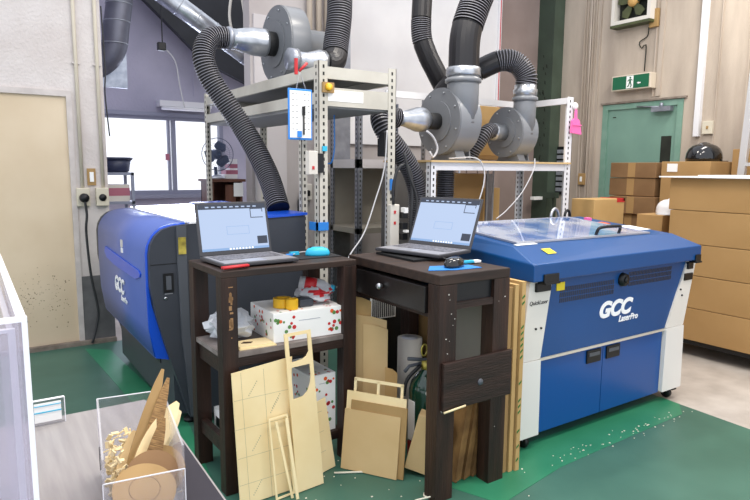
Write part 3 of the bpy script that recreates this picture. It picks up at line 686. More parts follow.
MB().tube([(6.29, 4.0, 3.22), (6.29, 4.0, 4.1)], .012, 8).build('pipe', 'rib', t)
cord('thin_wire', 'thin wire loop under the junction box on the right wall', 'wire', [(6.28, 4.08, 3.04), (6.28, 4.09, 2.95), (6.28, 4.18, 2.90), (6.28, 4.15, 2.83), (6.28, 4.10, 2.86), (6.28, 4.10, 2.58)], .006, 'rust')
t = thing('exit_sign', 'green running man exit sign above the green door', 'sign', (6.25, 4.27, 2.38))
MB().box(6.19, 6.30, 4.03, 4.51, 2.385, 2.55).build('case', 'sign_case', t, .006)
MB().box(6.187, 6.19, 4.05, 4.495, 2.398, 2.538).build('face', 'sign_green', t)
sg = MB(); sg.box(6.185, 6.187, 4.235, 4.32, 2.402, 2.534, 0)
sg.build('picture_panel', 'paper', t)
mn = MB(); mn.lathe([(.011, 6.183), (.011, 6.185)], (0, 4.272, 2.515), 'x', 12)
for p in ([(4.28, 2.50), (4.265, 2.50), (4.26, 2.455), (4.285, 2.455)], [(4.285, 2.46), (4.272, 2.46), (4.285, 2.425), (4.305, 2.415), (4.308, 2.425), (4.293, 2.433)],
          [(4.272, 2.46), (4.26, 2.46), (4.25, 2.43), (4.262, 2.408), (4.272, 2.412), (4.262, 2.432)], [(4.265, 2.50), (4.262, 2.488), (4.245, 2.48), (4.243, 2.488)], [(4.282, 2.50), (4.28, 2.488), (4.302, 2.475), (4.305, 2.483)]):
    mn.prism(p, 'x', 6.183, 6.185)
mn.build('running_figure', 'sign_green', t)
ar = MB().prism([(4.19, 2.45), (4.17, 2.462), (4.17, 2.456), (4.145, 2.456), (4.145, 2.444), (4.17, 2.444), (4.17, 2.438)], 'x', 6.184, 6.187)
ar.build('arrow', 'paper', t)
t = thing('wall_duct', 'pale square wall duct running down beside the green door', 'duct', (6.26, 3.46, 1.85))
MB().box(6.25, 6.30, 3.435, 3.49, 1.85, 4.1).build('channel', 'rack_white', t)
t = thing('light_switch', 'beige wall switch right of the green door', 'switch', (6.28, 3.35, 1.88))
MB().box(6.26, 6.3, 3.30, 3.405, 1.87, 2.0).build('plate', 'socket', t, .004); MB().box(6.255, 6.26, 3.34, 3.36, 1.92, 1.95).build('rocker', 'mdf_dark', t)
t = thing('light_switch', 'brown wall switch left of the green door with conduit', 'switch', (6.28, 4.85, 1.32))
MB().box(6.26, 6.3, 4.80, 4.89, 1.32, 1.46).build('plate', 'mdf_dark', t, .004); MB().box(6.255, 6.26, 4.83, 4.86, 1.36, 1.42).build('rocker', 'paper', t); MB().tube([(6.285, 4.83, 1.46), (6.285, 4.83, 4.1)], .01, 8).build('pipe', 'rib', t)

for o in ROOTS:
    if o.name == 'clipboard': o.location.x += .015
    if o.name == 'exit_sign': o.location.y -= .07
    if o.name == 'exhaust_fan': o.location.y -= .09
    if o.name == 'light_switch' and o.location.y < 3.6 and o.location.x > 6: o.location.y += .05

# ------------------------------------------------------------------ left laser machine
t = thing('laser_machine', 'laser cutting machine with lavender blue front at the left wall', 'machine', (1.3, 4.15, 0))
YA, YB = 3.42, 4.97
prof = [(.805, .84), (.805, 1.02), (.815, 1.075), (.84, 1.12), (.88, 1.155), (.94, 1.172), (1.0, 1.178), (1.76, 1.205), (1.76, .05), (1.0, .05), (.955, .22), (.875, .50), (.83, .68)]
body = MB(); 
inner = [(x+.02 if x < 1.5 else x, z-.006 if z > 1 else z) for x, z in prof]
body.prism([(.93, .06), (1.75, .06), (1.75, 1.195), (.99, 1.16), (.93, .9)], 'y', YA+.055, YB-.055, 0)
body.build('body', 'anth', t)
# end caps
cap = MB().prism([(p[0], p[1]) for p in prof], 'y', YA, YA+.05); cap.build('end_panel', 'anth', t, .012)
cap = MB().prism([(p[0]-.01 if p[0] < 1.5 else p[0], p[1]) for p in prof], 'y', YB-.05, YB); cap.build('end_panel', 'anth', t, .012)
# blue front shell, curved over the top edge
def shell(name, m, y0, y1, pts, th=.02):
    n = len(pts); vs = []; fs = []
    nr = []
    for i in range(n):
        a = Vector(pts[max(i-1, 0)]); b_ = Vector(pts[min(i+1, n-1)]); d = (b_-a).normalized(); nr.append(Vector((-d.y, d.x)))
    outer = [Vector(p) for p in pts]; inn = [p-q*th for p, q in zip(outer, nr)]
    o = MB()
    vs = [(p.x, y, p.y) for y in (y0, y1) for p in outer+inn]
    K = 2*n
    for i in range(n-1):
        fs += [(i, i+1, K+i+1, K+i), (n+i, K+n+i, K+n+i+1, n+i+1), (i, n+i, n+i+1, i+1), (K+i, K+i+1, K+n+i+1, K+n+i)]
    fs += [(0, K, K+n, n), (n-1, 2*n-1, K+2*n-1, K+n-1)]
    return o.add(vs, fs, 0, True)
fpts = [(.825, .43), (.80, .60), (.795, .84), (.797, 1.02), (.802, 1.055), (.813, 1.085), (.83, 1.115), (.853, 1.14), (.88, 1.16), (.915, 1.174), (.96, 1.182), (1.02, 1.186)]
shell('f', 0, YA+.055, YB-.055, fpts).build('front_lid', 'blueL', t)
shell('f', 0, YA+.038, YA+.056, [(x-.003, z+.002) for x, z in fpts], .022).prism([(.795, .84), (.80, .60), (.83, .425), (.905, .405), (.875, .52), (.825, .70)], 'y', YA+.037, YA+.055).build('blue_rim', 'blue_rim', t)
MB().prism([(.83, .42), (.83, .435), (.93, .44), (.93, .42)], 'y', YA+.056, YB-.06).build('lower_lip', 'blueL', t)
# recessed grip
gp = MB(); gp.prism([(4.59, .94), (3.60, .91), (3.57, .895), (3.58, .875), (3.69, .848), (4.30, .85), (4.55, .87), (4.62, .90)], 'x', .786, .796)
gp.build('grip_recess', 'blue_rim', t)
tl = MB(); tl.prism([(1.02, 1.182), (1.50, 1.197), (1.50, 1.207), (1.02, 1.196)], 'y', YA+.06, YB-.06); tl.build('glass_top', 'lidL_glass', t)
MB().prism([(1.505, 1.197), (1.77, 1.207), (1.77, 1.222), (1.505, 1.213)], 'y', YA-.01, YB).build('rear_top', 'blue_rim', t)
MB().prism([(1.03, 1.182), (1.50, 1.199), (1.50, 1.212), (1.03, 1.195)], 'y', YA-.005, YA+.055).build('white_corner', 'lidL_glass', t)
sp_ = MB(); sp_.prism([(.955, 1.168), (1.01, 1.174), (1.008, .95), (1.012, .55), (1.06, .06), (1.005, .06), (.965, .55), (.955, .95)], 'y', YA-.012, YA); sp_.build('end_rib', 'anth2', t)
MB().box(.962, 1.004, YA-.016, YA-.012, 1.015, 1.11).build('gold_label', 'gold', t)
MB().box(.81, .952, YA-.002, YA, .962, .966).box(1.015, 1.75, YA-.002, YA, .962, .966).build('panel_seam', 'black', t)
sw = MB(); sw.box(.876, .932, YA-.006, YA, .805, .912, 0); sw.box(.89, .918, YA-.010, YA-.006, .82, .897, 1); sw.build('switch_panel', ['black', 'anth2'], t)
MB().lathe([(.008, YA-.006), (.008, YA)], (.885, 0, .772), 'y', 12).build('key_lock', 'steel', t)
MB().box(.882, .925, YA-.003, YA, .794, .798).build('label_strip', 'alu', t)
MB().box(.789, .797, 4.04, 4.075, .96, .99, 0).box(.789, .797, 4.045, 4.08, .995, 1.04, 1).build('sticker', ['paper', 'offwhite'], t)
lm = basis((.790, 4.32, .69), (0, -1, 0), (-1, 0, 0))
text('GCC', .135, 'logo_white', t, lm @ Matrix.Diagonal((.95, 1, 1, 1)), 'logo', .25, .002, bold=.004)
text('LaserPro', .052, 'logo_white', t, basis((.788, 4.12, .645), (0, -1, 0), (-1, 0, 0)) @ Matrix.Diagonal((.9, 1, 1, 1)), 'logo_subtitle', .25, .002)
seam = MB().box(.806, .812, YA+.06, YB-.06, .628, .632); seam.build('lid_seam', 'black', t)
MB().box(.925, .93, 3.75, 3.85, .30, .34).build('latch', 'black', t)
for (x, y) in ((1.02, 3.5), (1.02, 4.85), (1.68, 3.5), (1.68, 4.85)):
    MB().lathe([(.035, 0), (.035, .02), (.015, .022), (.015, .06)], (x, y, 0), 'z', 16).build('foot', 'black', t)

# ------------------------------------------------------------------ right laser machine
t = thing('laser_machine', 'blue and white laser cutting machine with glass lid at the right', 'machine', (3.09, 2.6, 0))
X0, X1, YF, YK = 2.36, 3.935, 2.08, 3.02
MB().box(X0+.04, X1-.06, YF+.14, YK-.03, .06, .93).build('body', 'blueR_deep', t)
cbm = MB(); cbm.prism([(2.56, .93), (3.865, .93), (3.665, .50), (2.49, .50)], 'y', YF+.055, YF+.14); cbm.build('front_panel', 'blueR', t)
for i, (a, b) in enumerate(((2.497, 3.051), (3.057, 3.66))):
    d = MB().box(a, b, YF+.065, YF+.14, .07, .482).build('door', 'blueR_door', t)
    hx = b-.15 if i == 0 else a+.025
    hm = MB(); hm.box(hx, hx+.125, YF+.056, YF+.066, .395, .47, 0); hm.box(hx+.015, hx+.11, YF+.052, YF+.056, .435, .455, 1); h = hm.build('latch_handle', ['black', 'anth2'], d)
MB().box(2.49, 3.664, YF+.05, YF+.14, .484, .498).build('trim_strip', 'silver_line', t)
# white side columns, leaning
for pts, nm in (([(2.385, .93), (2.558, .93), (2.488, .50), (2.338, .50)], 0), ([(3.867, .93), (3.965, .93), (3.865, .50), (3.667, .50)], 0)):
    MB().prism(pts, 'y', YF+.045, YF+.14).build('side_column', 'white_paint', t, .006)
for pts in ([(2.338, .497), (2.487, .497), (2.494, .075), (2.312, .075)], [(3.667, .497), (3.866, .497), (3.88, .075), (3.663, .075)]):
    MB().prism(pts, 'y', YF+.04, YF+.14).build('lower_column', 'white_rail', t, .006)
MB().box(X0+.005, X0+.04, YF+.14, YK-.03, .06, .93).build('side_panel', 'white_paint', t)
MB().box(X1-.06, X1-.04, YF+.14, YK-.03, .06, .93).build('side_panel', 'white_paint', t)
# lid
V = Vector
def lid():
    m = MB()
    a, b = X0, X1
    base = [V((a, YF, .93)), V((b, YF, .93)), V((b, YK, .93)), V((a, YK, .93))]
    lo = [V((a, YF, 1.022)), V((b, YF, 1.022)), V((b, YK, 1.08)), V((a, YK, 1.08))]
    hi = [V((a+.06, YF+.20, 1.09)), V((b-.06, YF+.17, 1.088)), V((b-.06, YK-.03, 1.15)), V((a+.06, YK-.03, 1.15))]
    vs = base+lo+hi
    m.add(vs, [(0, 1, 5, 4), (1, 2, 6, 5), (2, 3, 7, 6), (3, 0, 4, 7), (4, 5, 9, 8), (5, 6, 10, 9), (6, 7, 11, 10), (7, 4, 8, 11), (8, 9, 10, 11), (3, 2, 1, 0)])
    return m
MBt = lid().build('lid', 'blueR', t, .006)
def ontop(u, v, h):  # u along x 0..1, v along y 0..1 on the sloping lid top
    p = V((X0+.06, YF+.20, 1.09)).lerp(V((X1-.06, YF+.17, 1.088)), u); q = V((X0+.06, YK-.03, 1.15)).lerp(V((X1-.06, YK-.03, 1.15)), u)
    return p.lerp(q, v)+V((0, 0, h))
def slab(u0, u1, v0, v1, h0, h1, m=None):
    m = m or MB(); vs = [ontop(u, v, h) for h in (h0, h1) for u, v in ((u0, v0), (u1, v0), (u1, v1), (u0, v1))]
    return m.add(vs, [(0, 3, 2, 1), (4, 5, 6, 7), (0, 1, 5, 4), (1, 2, 6, 5), (2, 3, 7, 6), (3, 0, 4, 7)])
lg = slab(.05, .86, .07, .93, .002, .010).build('lid_window', 'lid_glass', t)
sm = MB()
for q in ((.04, .87, .05, .07), (.04, .87, .93, .95), (.04, .05, .07, .93), (.86, .87, .07, .93)): slab(q[0], q[1], q[2], q[3], .002, .012, sm)
sm.build('window_seal', 'alu', t)
slab(.02, .13, .01, .045, .0015, .004).build('white_label', 'paper', t)
slab(.88, .99, .20, .42, .0015, .004).build('white_label', 'paper', t)
slab(.895, .94, .55, .65, .0015, .004).build('orange_label', 'orange', t)
slab(.90, .93, .75, .80, .0015, .02).build('red_knob', 'pink', t)
# handle
hp = [ontop(.54, .12, .0), ontop(.543, .10, .045), ontop(.565, .09, .058), ontop(.67, .09, .058), ontop(.69, .10, .045), ontop(.693, .12, .0)]
MB().tube(spline(hp, .01), .010, 10).build('lid_handle', 'black', t)
yl = MB(); 
def onslope(x, w, s):  # on the sloping front band of the lid
    return V((x, YF, 1.022)).lerp(V((x, YF+.19, 1.089)), s)+V((0, -.001, .003))
yl.quad(onslope(2.56, 0, .45), onslope(2.63, 0, .45), onslope(2.635, 0, .75), onslope(2.565, 0, .75)); yl.build('yellow_label', 'yellow', t)
MB().box(2.60, 2.665, YF+.05, YF+.055, .855, .90).build('yellow_label', 'yellow', t)
for (x, w_) in ((2.43, .115), (3.862, .06)):
    lt = MB(); lt.box(x, x+w_, YF-.01, YF, .922, .968); lt.box(x-.008, x+w_-.01, YF+.03, YF+.05, .868, .915); lt.box(x+.005, x+w_+.008, YF-.014, YF+.04, .912, .925); lt.build('lid_latch', 'black', t, .004)
MB().box(3.83, 3.925, YF+.038, YF+.046, .795, .84).build('black_grille', 'black', t)
MB().lathe([(.006, YF+.038), (.006, YF+.045)], (3.80, 0, .74), 'y', 8).lathe([(.006, YF+.038), (.006, YF+.045)], (3.82, 0, .70), 'y', 8).lathe([(.006, YF+.038), (.006, YF+.045)], (2.44, 0, .67), 'y', 8).lathe([(.006, YF+.038), (.006, YF+.045)], (2.48, 0, .67), 'y', 8).build('screws', 'black', t)
MB().lathe([(.036, YF+.03), (.04, YF+.05), (.042, YF+.056)], (3.185, 0, .862), 'y', 22).lathe([(.018, YF+.02), (.02, YF+.03)], (3.185, 0, .862), 'y', 14).build('key_switch', 'black', t)
for (a, b, z) in ((2.63, 3.11, .83), (3.245, 3.70, .86)):
    vm = MB()
    for r_ in range(3):
        n = 30
        for i in range(n):
            x = a+(b-a)*i/n; zz = z-.045+r_*.03
            vm.prism([(x, zz), (x+.010, zz), (x+.014, zz+.025), (x+.004, zz+.025)], 'y', YF+.0535, YF+.0555)
    vm.build('vent_slots', 'navy', t)
text('GCC', .125, 'logo_white', t, basis((2.975, YF+.054, .655), (1, 0, 0), (0, -1, 0)) @ Matrix.Diagonal((1.12, 1, 1, 1)), 'logo', .3, .002, bold=.006)
text('LaserPro', .052, 'logo_white', t, basis((3.17, YF+.054, .608), (1, 0, 0), (0, -1, 0)), 'logo_subtitle', .3, .002, bold=.001)
text('QuickLaser', .030, 'black', t, basis((2.385, YF+.044, .80), (1, 0, 0), (0, -1, 0)), 'column_lettering', .2, .001)
for (x, y) in ((X0+.07, YF+.09), (3.80, YF+.09), (X0+.07, YK-.09), (X1-.07, YK-.09)):
    c = MB(); c.lathe([(.03, -.014), (.034, -.01), (.034, .01), (.03, .014)], (x, y, .034), 'x', 18, 0); c.box(x-.02, x+.02, y-.015, y+.015, .045, .062, 1)
    if x > 3: c.box(x+.02, x+.07, y-.03, y-.01, .05, .058, 0)
    c.build('caster', ['black', 'steel'], t)
tag(MB().tube([(3.60+.045*math.cos(R(a)), 3.0, 1.145+.07*math.sin(R(a))) for a in range(0, 181, 15)], .012, 8).build('steel_loop', 'steel'), 'steel loop handle rising at the back of the glass lid', 'handle')
tag(MB().tube([(3.74+.03*math.cos(R(a)), 3.0, 1.145+.055*math.sin(R(a))) for a in range(-20, 181, 15)], .01, 8).build('black_hook', 'black'), 'small black hook behind the back edge of the glass lid', 'hook')
# boards leaning at the machine's left side
for i, (x, m_, lab) in enumerate(((2.205, 'card_light', 'cardboard sheet with green print leaning against the right machine'), (2.168, 'card_light', 'middle cardboard sheet leaning against the right machine'), (2.135, 'card', 'outer cardboard sheet leaning next to the dark stand'))):
    t = thing('cardboard_sheet', lab, 'cardboard', (x, 2.4, .003), world=True)
    MB().box(x-.013, x+.013, 2.0+.01*i, 2.8, .003, .965-.012*i).build('sheet', m_, t)
    if i == 0:
        gm = MB()
        for z in (.05, .12, .2, .3, .33, .36, .45, .58, .61, .64, .67, .7, .73, .85, .88):
            gm.prism([(x-.011, z), (x+.006, z+.012), (x+.006, z+.022), (x-.011, z+.01)], 'y', 1.9985, 2.0)
        gm.build('green_print', 'green_text', t)

# ------------------------------------------------------------------ left wooden stand
A = R(1.5)
def local(t_, name, mb, m, **k): return mb.build(name, m, t_, **k)
SLX, SLY = .90, 2.555
sl = thing('wooden_stand', 'dark brown wooden stand under the left laptop', 'stand', (SLX, SLY, 0), A, world=False)
SW, SD, SH = .71, .43, 1.045
MB().box(0, SW, 0, SD, SH-.03, SH).build('top', 'wood_top', sl, .003)
for (x, y) in ((0, 0), (0, SD-.065), (SW-.075, 0), (SW-.075, SD-.065)):
    lg = MB().box(x, x+.075, y, y+.065, 0, SH-.03).build('leg', 'wood', sl, .002)
    if (x, y) == (0, 0):
        ch = MB()
        for k in range(16): z = random.uniform(.72, .98); ch.box(.03+random.uniform(0, .012), .045+random.uniform(0, .01), -.001, .0, z, z+random.uniform(.004, .03))
        ch.build('paint_chips', 'chip', lg)
MB().box(.005, SW-.005, .005, SD-.005, .645, .668).build('shelf_board', 'shelf_top', sl)
fr = MB(); fr.box(.075, SW-.075, .008, .03, .60, .645); fr.box(.02, .04, .065, SD-.065, .56, .645); fr.box(SW-.04, SW-.02, .065, SD-.065, .56, .645); fr.build('apron', 'wood_h', sl)
MB().box(.02, .05, .065, SD-.065, .17, .24).build('side_rail', 'wood_h', sl)
MB().box(.075, SW-.075, .05, .08, .10, .13).box(.075, SW-.075, SD-.08, SD-.05, .10, .13).build('bottom_rail', 'wood_h', sl)
MB().box(.05, SW-.05, .05, SD-.05, .13, .145).build('bottom_board', 'wood_top', sl)
def sw(x, y, z=0):
    c, s = math.cos(A), math.sin(A); return Vector((SLX+x*c-y*s, SLY+x*s+y*c, z))

def laptop(label, loc, rz, W_, D_, tilt=104, flip=False, hgt=.265):
    t = thing('laptop', label, 'laptop', loc, rz, world=False)   # origin at front-left corner, screen at +y
    MB().box(0, W_, 0, D_, .006, .022).build('base', 'laptop', t, .004)
    MB().box(.01, W_-.01, .01, D_-.015, .0225, .0235).build('deck', 'laptop_deck', t)
    MB().box(.03, W_-.03, .11, D_-.035, .0237, .0255).build('keyboard', 'laptop_keys', t)
    MB().box(W_*.33, W_*.58, .018, .095, .0237, .0243).build('touchpad', 'alu', t)
    for x in (.03, W_-.05):
        for y in (.02, D_-.04): MB().box(x, x+.02, y, y+.02, 0, .006).build('rubber_foot', 'rubber', t)
    mx = Matrix.Translation((0, D_-.006, .022)) @ Matrix.Rotation(R(90-tilt), 4, 'X')
    l = MB().box(0, W_, 0, .008, 0, hgt, 0, mx).build('screen_lid', 'laptop', t, .003)
    MB().box(.014, W_-.014, -.001, 0, .022, hgt-.012, 0, mx).build('display', 'screen', l)
    d = MB(); d.box(.014, W_-.014, -.0016, -.001, hgt-.036, hgt-.012, 0, mx)
    for i in range(9): x = .05+i*(W_-.1)/9; d.box(x, x+.018, -.0022, -.0016, hgt-.028, hgt-.022, 1, mx)
    d.build('menu_bar', ['screen_bar', 'screen'], l)
    d = MB(); d.box(.014, W_-.014, -.0016, -.001, .022, .034, 0, mx)
    for i in range(8): x = W_*.4+i*.017; d.box(x, x+.01, -.0022, -.0016, .024, .032, 1, mx)
    d.build('task_bar', ['screen_light', 'paper'], l)
    d = MB(); x, z = W_-.10, hgt-.085
    for b in ((x, x+.07, z, z+.004), (x, x+.004, z, z+.05), (x+.066, x+.07, z+.03, z+.05), (x, x+.07, z+.045, z+.05)): d.box(b[0], b[1], -.0022, -.0016, b[2], b[3], 0, mx)
    d.box(W_-.075, W_-.02, -.0022, -.0016, .045, .085, 0, mx)
    for b in ((.15, .27, .14, .1415), (.15, .27, .10, .1015), (.15, .1515, .10, .14), (.2685, .27, .10, .14)): d.box(b[0], b[1], -.0022, -.0016, b[2], b[3], 1, mx)
    d.build('window_icons', ['screen_bar', 'screen_light'], l)
    return t
laptop('open laptop on the left wooden stand', (.935, 2.61, SH+.001), R(3), .385, .29, 103)
tag(MB().box(1.36, 1.60, 2.70, 2.93, SH+.001, SH+.004).build('mouse_pad', 'pad'), 'black mouse pad on the left stand', 'mouse pad')
def mouse(label, loc, rz, m, s_=1.):
    t = thing('computer_mouse', label, 'mouse', loc, rz, world=False)
    prof_ = []; n = 20; vs = []; fs = []
    for k, (sc, z) in enumerate(((1, .0), (1.02, .008), (.97, .02), (.8, .031), (.45, .037))):
        for i in range(n):
            a = 2*math.pi*i/n; vs.append((.055*s_*sc*math.cos(a), .033*s_*sc*math.sin(a), z*s_))
    for k in range(4):
        for i in range(n): j = (i+1) % n; fs.append((k*n+i, k*n+j, (k+1)*n+j, (k+1)*n+i))
    fs.append(tuple(range(4*n, 5*n))); fs.append(tuple(range(n-1, -1, -1)))
    MB().add(vs, fs, 0, True).build('shell', m, t)
    MB().lathe([(.006, -.004), (.008, 0), (.006, .004)], (.03*s_, 0, .033*s_), 'y', 12).build('scroll_wheel', 'rubber', t)
    return t
mouse('turquoise mouse on the black mouse pad', (1.50, 2.78, SH+.0045), R(160), 'cyan', 1.15)
tag(MB().tube([(0.03, .02, 0), (.16, .045, 0)], .006, 8).tube([(0.03, .04, 0), (.16, .06, 0)], .006, 8).build('red_pen', 'red'), 'pair of red pens in front of the left laptop', 'pen')
bpy.data.objects['red_pen'].location = (.98, 2.585, SH+.008); 
t = thing('usb_cable', 'blue tipped cable at the right side of the left laptop', 'cable', (1.36, 2.80, SH+.012))
MB().box(1.335, 1.37, 2.80, 2.82, SH+.006, SH+.018).build('plug', 'blue', t, .003); MB().box(1.37, 1.42, 2.83, 2.85, SH+.006, SH+.022).build('dongle', 'cyan', t)
MB().tube(spline([(1.37, 2.81, SH+.012), (1.42, 2.85, SH+.014), (1.50, 2.88, SH+.012), (1.56, 2.85, SH+.012)]), .003, 6).build('wire', 'white_cable', t)
# things on the shelf of the left stand
SZ = .669
def dots(mb, face, n, rad, seed):
    rn = random.Random(seed)
    (ox, oy, oz), (ux, uy, uz), (vx, vy, vz), nrm = face
    for i in range(n):
        u, v = rn.random(), rn.random(); c = Vector((ox+ux*u+vx*v, oy+uy*u+vy*v, oz+uz*u+vz*v))
        U = Vector((ux, uy, uz)).normalized(); Vv = Vector((vx, vy, vz)).normalized(); N_ = Vector(nrm)*.0012; r_ = rad*rn.uniform(.6, 1.1)
        mb.add([c+N_+U*r_*math.cos(a)+Vv*r_*math.sin(a) for a in [2*math.pi*k/8 for k in range(8)]], [tuple(range(8))], rn.randrange(3))
def white_box(label, w, d, h, loc, rz):
    t = thing('cardboard_box', label, 'box', loc, rz, world=False)
    MB().box(0, w, 0, d, 0, h).build('carton', 'paper', t, .003)
    m = MB()
    dots(m, ((.01, 0, .01), (.10, 0, 0), (0, 0, h-.03), (0, -1, 0)), 14, .010, 1)
    dots(m, ((w-.09, 0, .01), (.08, 0, 0), (0, 0, h-.03), (0, -1, 0)), 14, .010, 2)
    dots(m, ((0, .02, .01), (0, d-.04, 0), (0, 0, h-.02), (-1, 0, 0)), 22, .009, 3)
    dots(m, ((.01, .01, h), (w-.02, 0, 0), (0, .05, 0), (0, 0, 1)), 12, .008, 4)
    dots(m, ((w, .02, .01), (0, d-.04, 0), (0, 0, h-.02), (1, 0, 0)), 14, .010, 6)
    m.build('dot_print', ['orange', 'leaf', 'red'], t)
    MB().box(w*.35, w*.66, -.001, .0005, h-.05, h-.047).build('lid_tab', 'alu', t)
    return t
p = sw(.27, .045, SZ); white_box('white box with orange and green dots on the left stand shelf', .375, .30, .145, p, A-R(3))
BT = SZ+.147
def roll(label, x, y, z, r_, w_, m, cat='tape'):
    t = thing('tape_roll', label, cat, (x, y, z))
    vs = []; n = 28
    MBx = MB()
    for rr_, hh in ((r_, z), (r_, z+w_), (r_*.62, z+w_), (r_*.62, z)):
        for i in range(n): a = 2*math.pi*i/n; vs.append((x+rr_*math.cos(a), y+rr_*math.sin(a), hh))
    fs = []
    for k in range(4):
        for i in range(n): j = (i+1) % n; k2 = (k+1) % 4; fs.append((k*n+i, k*n+j, k2*n+j, k2*n+i))
    MBx.add(vs, fs, 0).build('tape', m, t)
    return t
p = sw(.37, .15); roll('large yellow tape roll on the dotted white box', p.x, p.y, BT, .045, .045, 'tape_yellow')
p = sw(.39, .085); roll('small yellow tape roll at the front edge of the dotted box', p.x, p.y, BT, .03, .05, 'tape_yellow')
p = sw(.46, .10)
tag(MB().box(p.x-.03, p.x+.05, p.y-.02, p.y+.06, BT, BT+.04).build('black_gadget', 'anth', None, .008), 'dark grey gadget between the tape rolls and the bag', 'gadget')
def crumple(name, label, cat, loc, rx, ry, rz_, m, seed, extra=None, red=False):
    rn = random.Random(seed); n, k = 18, 11; vs = []; fs = []
    for j in range(k+1):
        ph = math.pi*j/k
        for i in range(n):
            a = 2*math.pi*i/n; q = 1+rn.uniform(-.22, .16)
            vs.append((loc[0]+rx*q*math.sin(ph)*math.cos(a), loc[1]+ry*q*math.sin(ph)*math.sin(a), max(loc[2]+.002, loc[2]+rz_*(1-math.cos(ph)*q))))
    for j in range(k):
        for i in range(n): i2 = (i+1) % n; fs.append((j*n+i, j*n+i2, (j+1)*n+i2, (j+1)*n+i))
    mb = MB().add(vs, fs, 0)
    if red: mb.mi = [1 if rn.random() < .3 else 0 for _ in mb.mi]
    return tag(mb.build(name, m), label, cat)
p = sw(.57, .16); crumple('plastic_bag', 'clear crumpled plastic bag with red print on the dotted box', 'bag', (p.x-.01, p.y, BT), .10, .09, .045, ['plastic', 'red'], 4, red=True)
t = thing('plastic_bottle', 'clear bottle with red label lying on the plastic bag', 'bottle', (p.x, p.y, BT+.085), world=False)
t.rotation_euler = (R(100), 0, R(60))
MB().lathe([(.034, 0), (.036, .02), (.036, .12), (.015, .16), (.015, .18)], (0, 0, -.09), 'z', 22).build('body', 'plastic', t)
MB().lathe([(.037, .03), (.037, .09)], (0, 0, -.09), 'z', 22).build('label_band', 'red', t)
MB().lathe([(.017, .165), (.017, .185)], (0, 0, -.09), 'z', 16).build('cap', 'cyan', t)
p = sw(.12, .26); crumple('plastic_bag', 'clear crumpled plastic bag at the left end of the stand shelf', 'bag', (p.x+.02, p.y, SZ), .12, .13, .07, 'plastic', 9)
p = sw(.09, .025, SZ)
t = thing('wooden_sheet', 'thin pale plywood sheet with a dark shape lying on the shelf', 'sheet', p, A-R(4), world=False)
MB().box(0, .18, 0, .13, 0, .006).box(.005, .17, .01, .12, .006, .012).build('sheet', 'ply', t)
MB().prism([(.03, .07), (.05, .09), (.09, .075), (.075, .055), (.05, .06)], 'z', .012, .0135).build('burnt_shape', 'burnt', t)
p = sw(.16, .06, .50)
tag(MB().box(0, .42, 0, .3, .0, .012).box(.05, .4, .02, .28, .012, .02).build('flat_sheet', 'anth'), 'dark flat panel stored under the stand shelf', 'panel').location = (p.x+.2, p.y+.2, .146)
# boxes under the left stand
p = sw(.48, .07, .146); white_box('dotted white box standing low on the right of the left stand', .15, .30, .31, p, A)
t = thing('cardboard_box', 'white box with black opening low behind the left legs', 'box', sw(.09, .12, .146), A, world=False)
MB().box(0, .22, 0, .26, 0, .14).build('carton', 'paper', t); MB().box(-.001, 0, .03, .23, .05, .10).box(.02, .2, -.001, 0, .04, .09).build('opening', 'black', t)

# leaning plywood pieces in front of the left stand
def leaning(name, label, cat, x0, y0, x1, y1, h, top_shift, th, m, outline=None, holes=None, draw=None, edge=None, z0=0.004, taper=None):
    """sheet whose bottom edge runs (x0,y0)->(x1,y1); top leans by top_shift away; local u along bottom, v up the sheet"""
    a = Vector((x0, y0, z0)); b = Vector((x1, y1, z0)); u = (b-a).normalized(); w = (b-a).length
    out = Vector((u.y, -u.x, 0))            # towards the camera
    v = (Vector((0, 0, math.sqrt(max(.01, h*h-top_shift*top_shift))))-out*top_shift).normalized(); n = u.cross(v).normalized()
    mx = Matrix.Identity(4)
    for i in range(3): mx[i][0] = u[i]; mx[i][1] = v[i]; mx[i][2] = n[i]; mx[i][3] = 0
    t = bpy.data.objects.new(name, None); COL.objects.link(t); t['label'] = label; t['category'] = cat
    mx.translation = a; t.matrix_world = mx
    return t, w
def frame_piece(mb, w, h, bar, th, z=0, x=0, y=0):
    mb.box(x, x+w, y, y+bar, z, z+th); mb.box(x, x+w, y+h-bar, y+h, z, z+th); mb.box(x, x+bar, y+bar, y+h-bar, z, z+th); mb.box(x+w-bar, x+w, y+bar, y+h-bar, z, z+th)
t, w = leaning('plywood_sheet', 'large pale plywood sheet with faint pencil grid leaning on the left stand', 'board', .935, 2.44, 1.235, 2.45, .555, .07, .006, 'ply')
MB().prism([(-.015, 0), (.24, .0), (.29, .62), (-.012, .595)], 'z', 0, .006).build('sheet', 'ply', t)
gl = MB()
for y in (.09, .21, .34, .47): gl.box(-.01, .26, y, y+.0015, .006, .0066)
for x in (.03, .14): gl.box(x, x+.0015, 0, .59, .006, .0066)
for (x, y) in ((.05, .03), (.06, .23), (.06, .48), (.16, .38), (.17, .40)):
    for k in range(8): gl.box(x+k*.006, x+k*.006+.004, y+k*.008, y+k*.008+.006, .006, .0066)
gl.build('pencil_lines', 'ink_light', t)
t, w = leaning('plywood_sheet', 'small plywood sheet with pencil grid at the right of the leaning panels', 'board', 1.235, 2.47, 1.46, 2.535, .37, .05, .006, 'ply')
MB().prism([(-.04, -.0), (.235, .0), (.212, .36), (-.05, .33)], 'z', 0, .006).build('sheet', 'ply', t)
gl = MB()
for y in (.1, .2, .3): gl.box(-.03, .18, y, y+.0015, .006, .0066)
for x in (.06, .12): gl.box(x, x+.0015, 0, .34, .006, .0066)
gl.build('pencil_lines', 'ink_light', t)
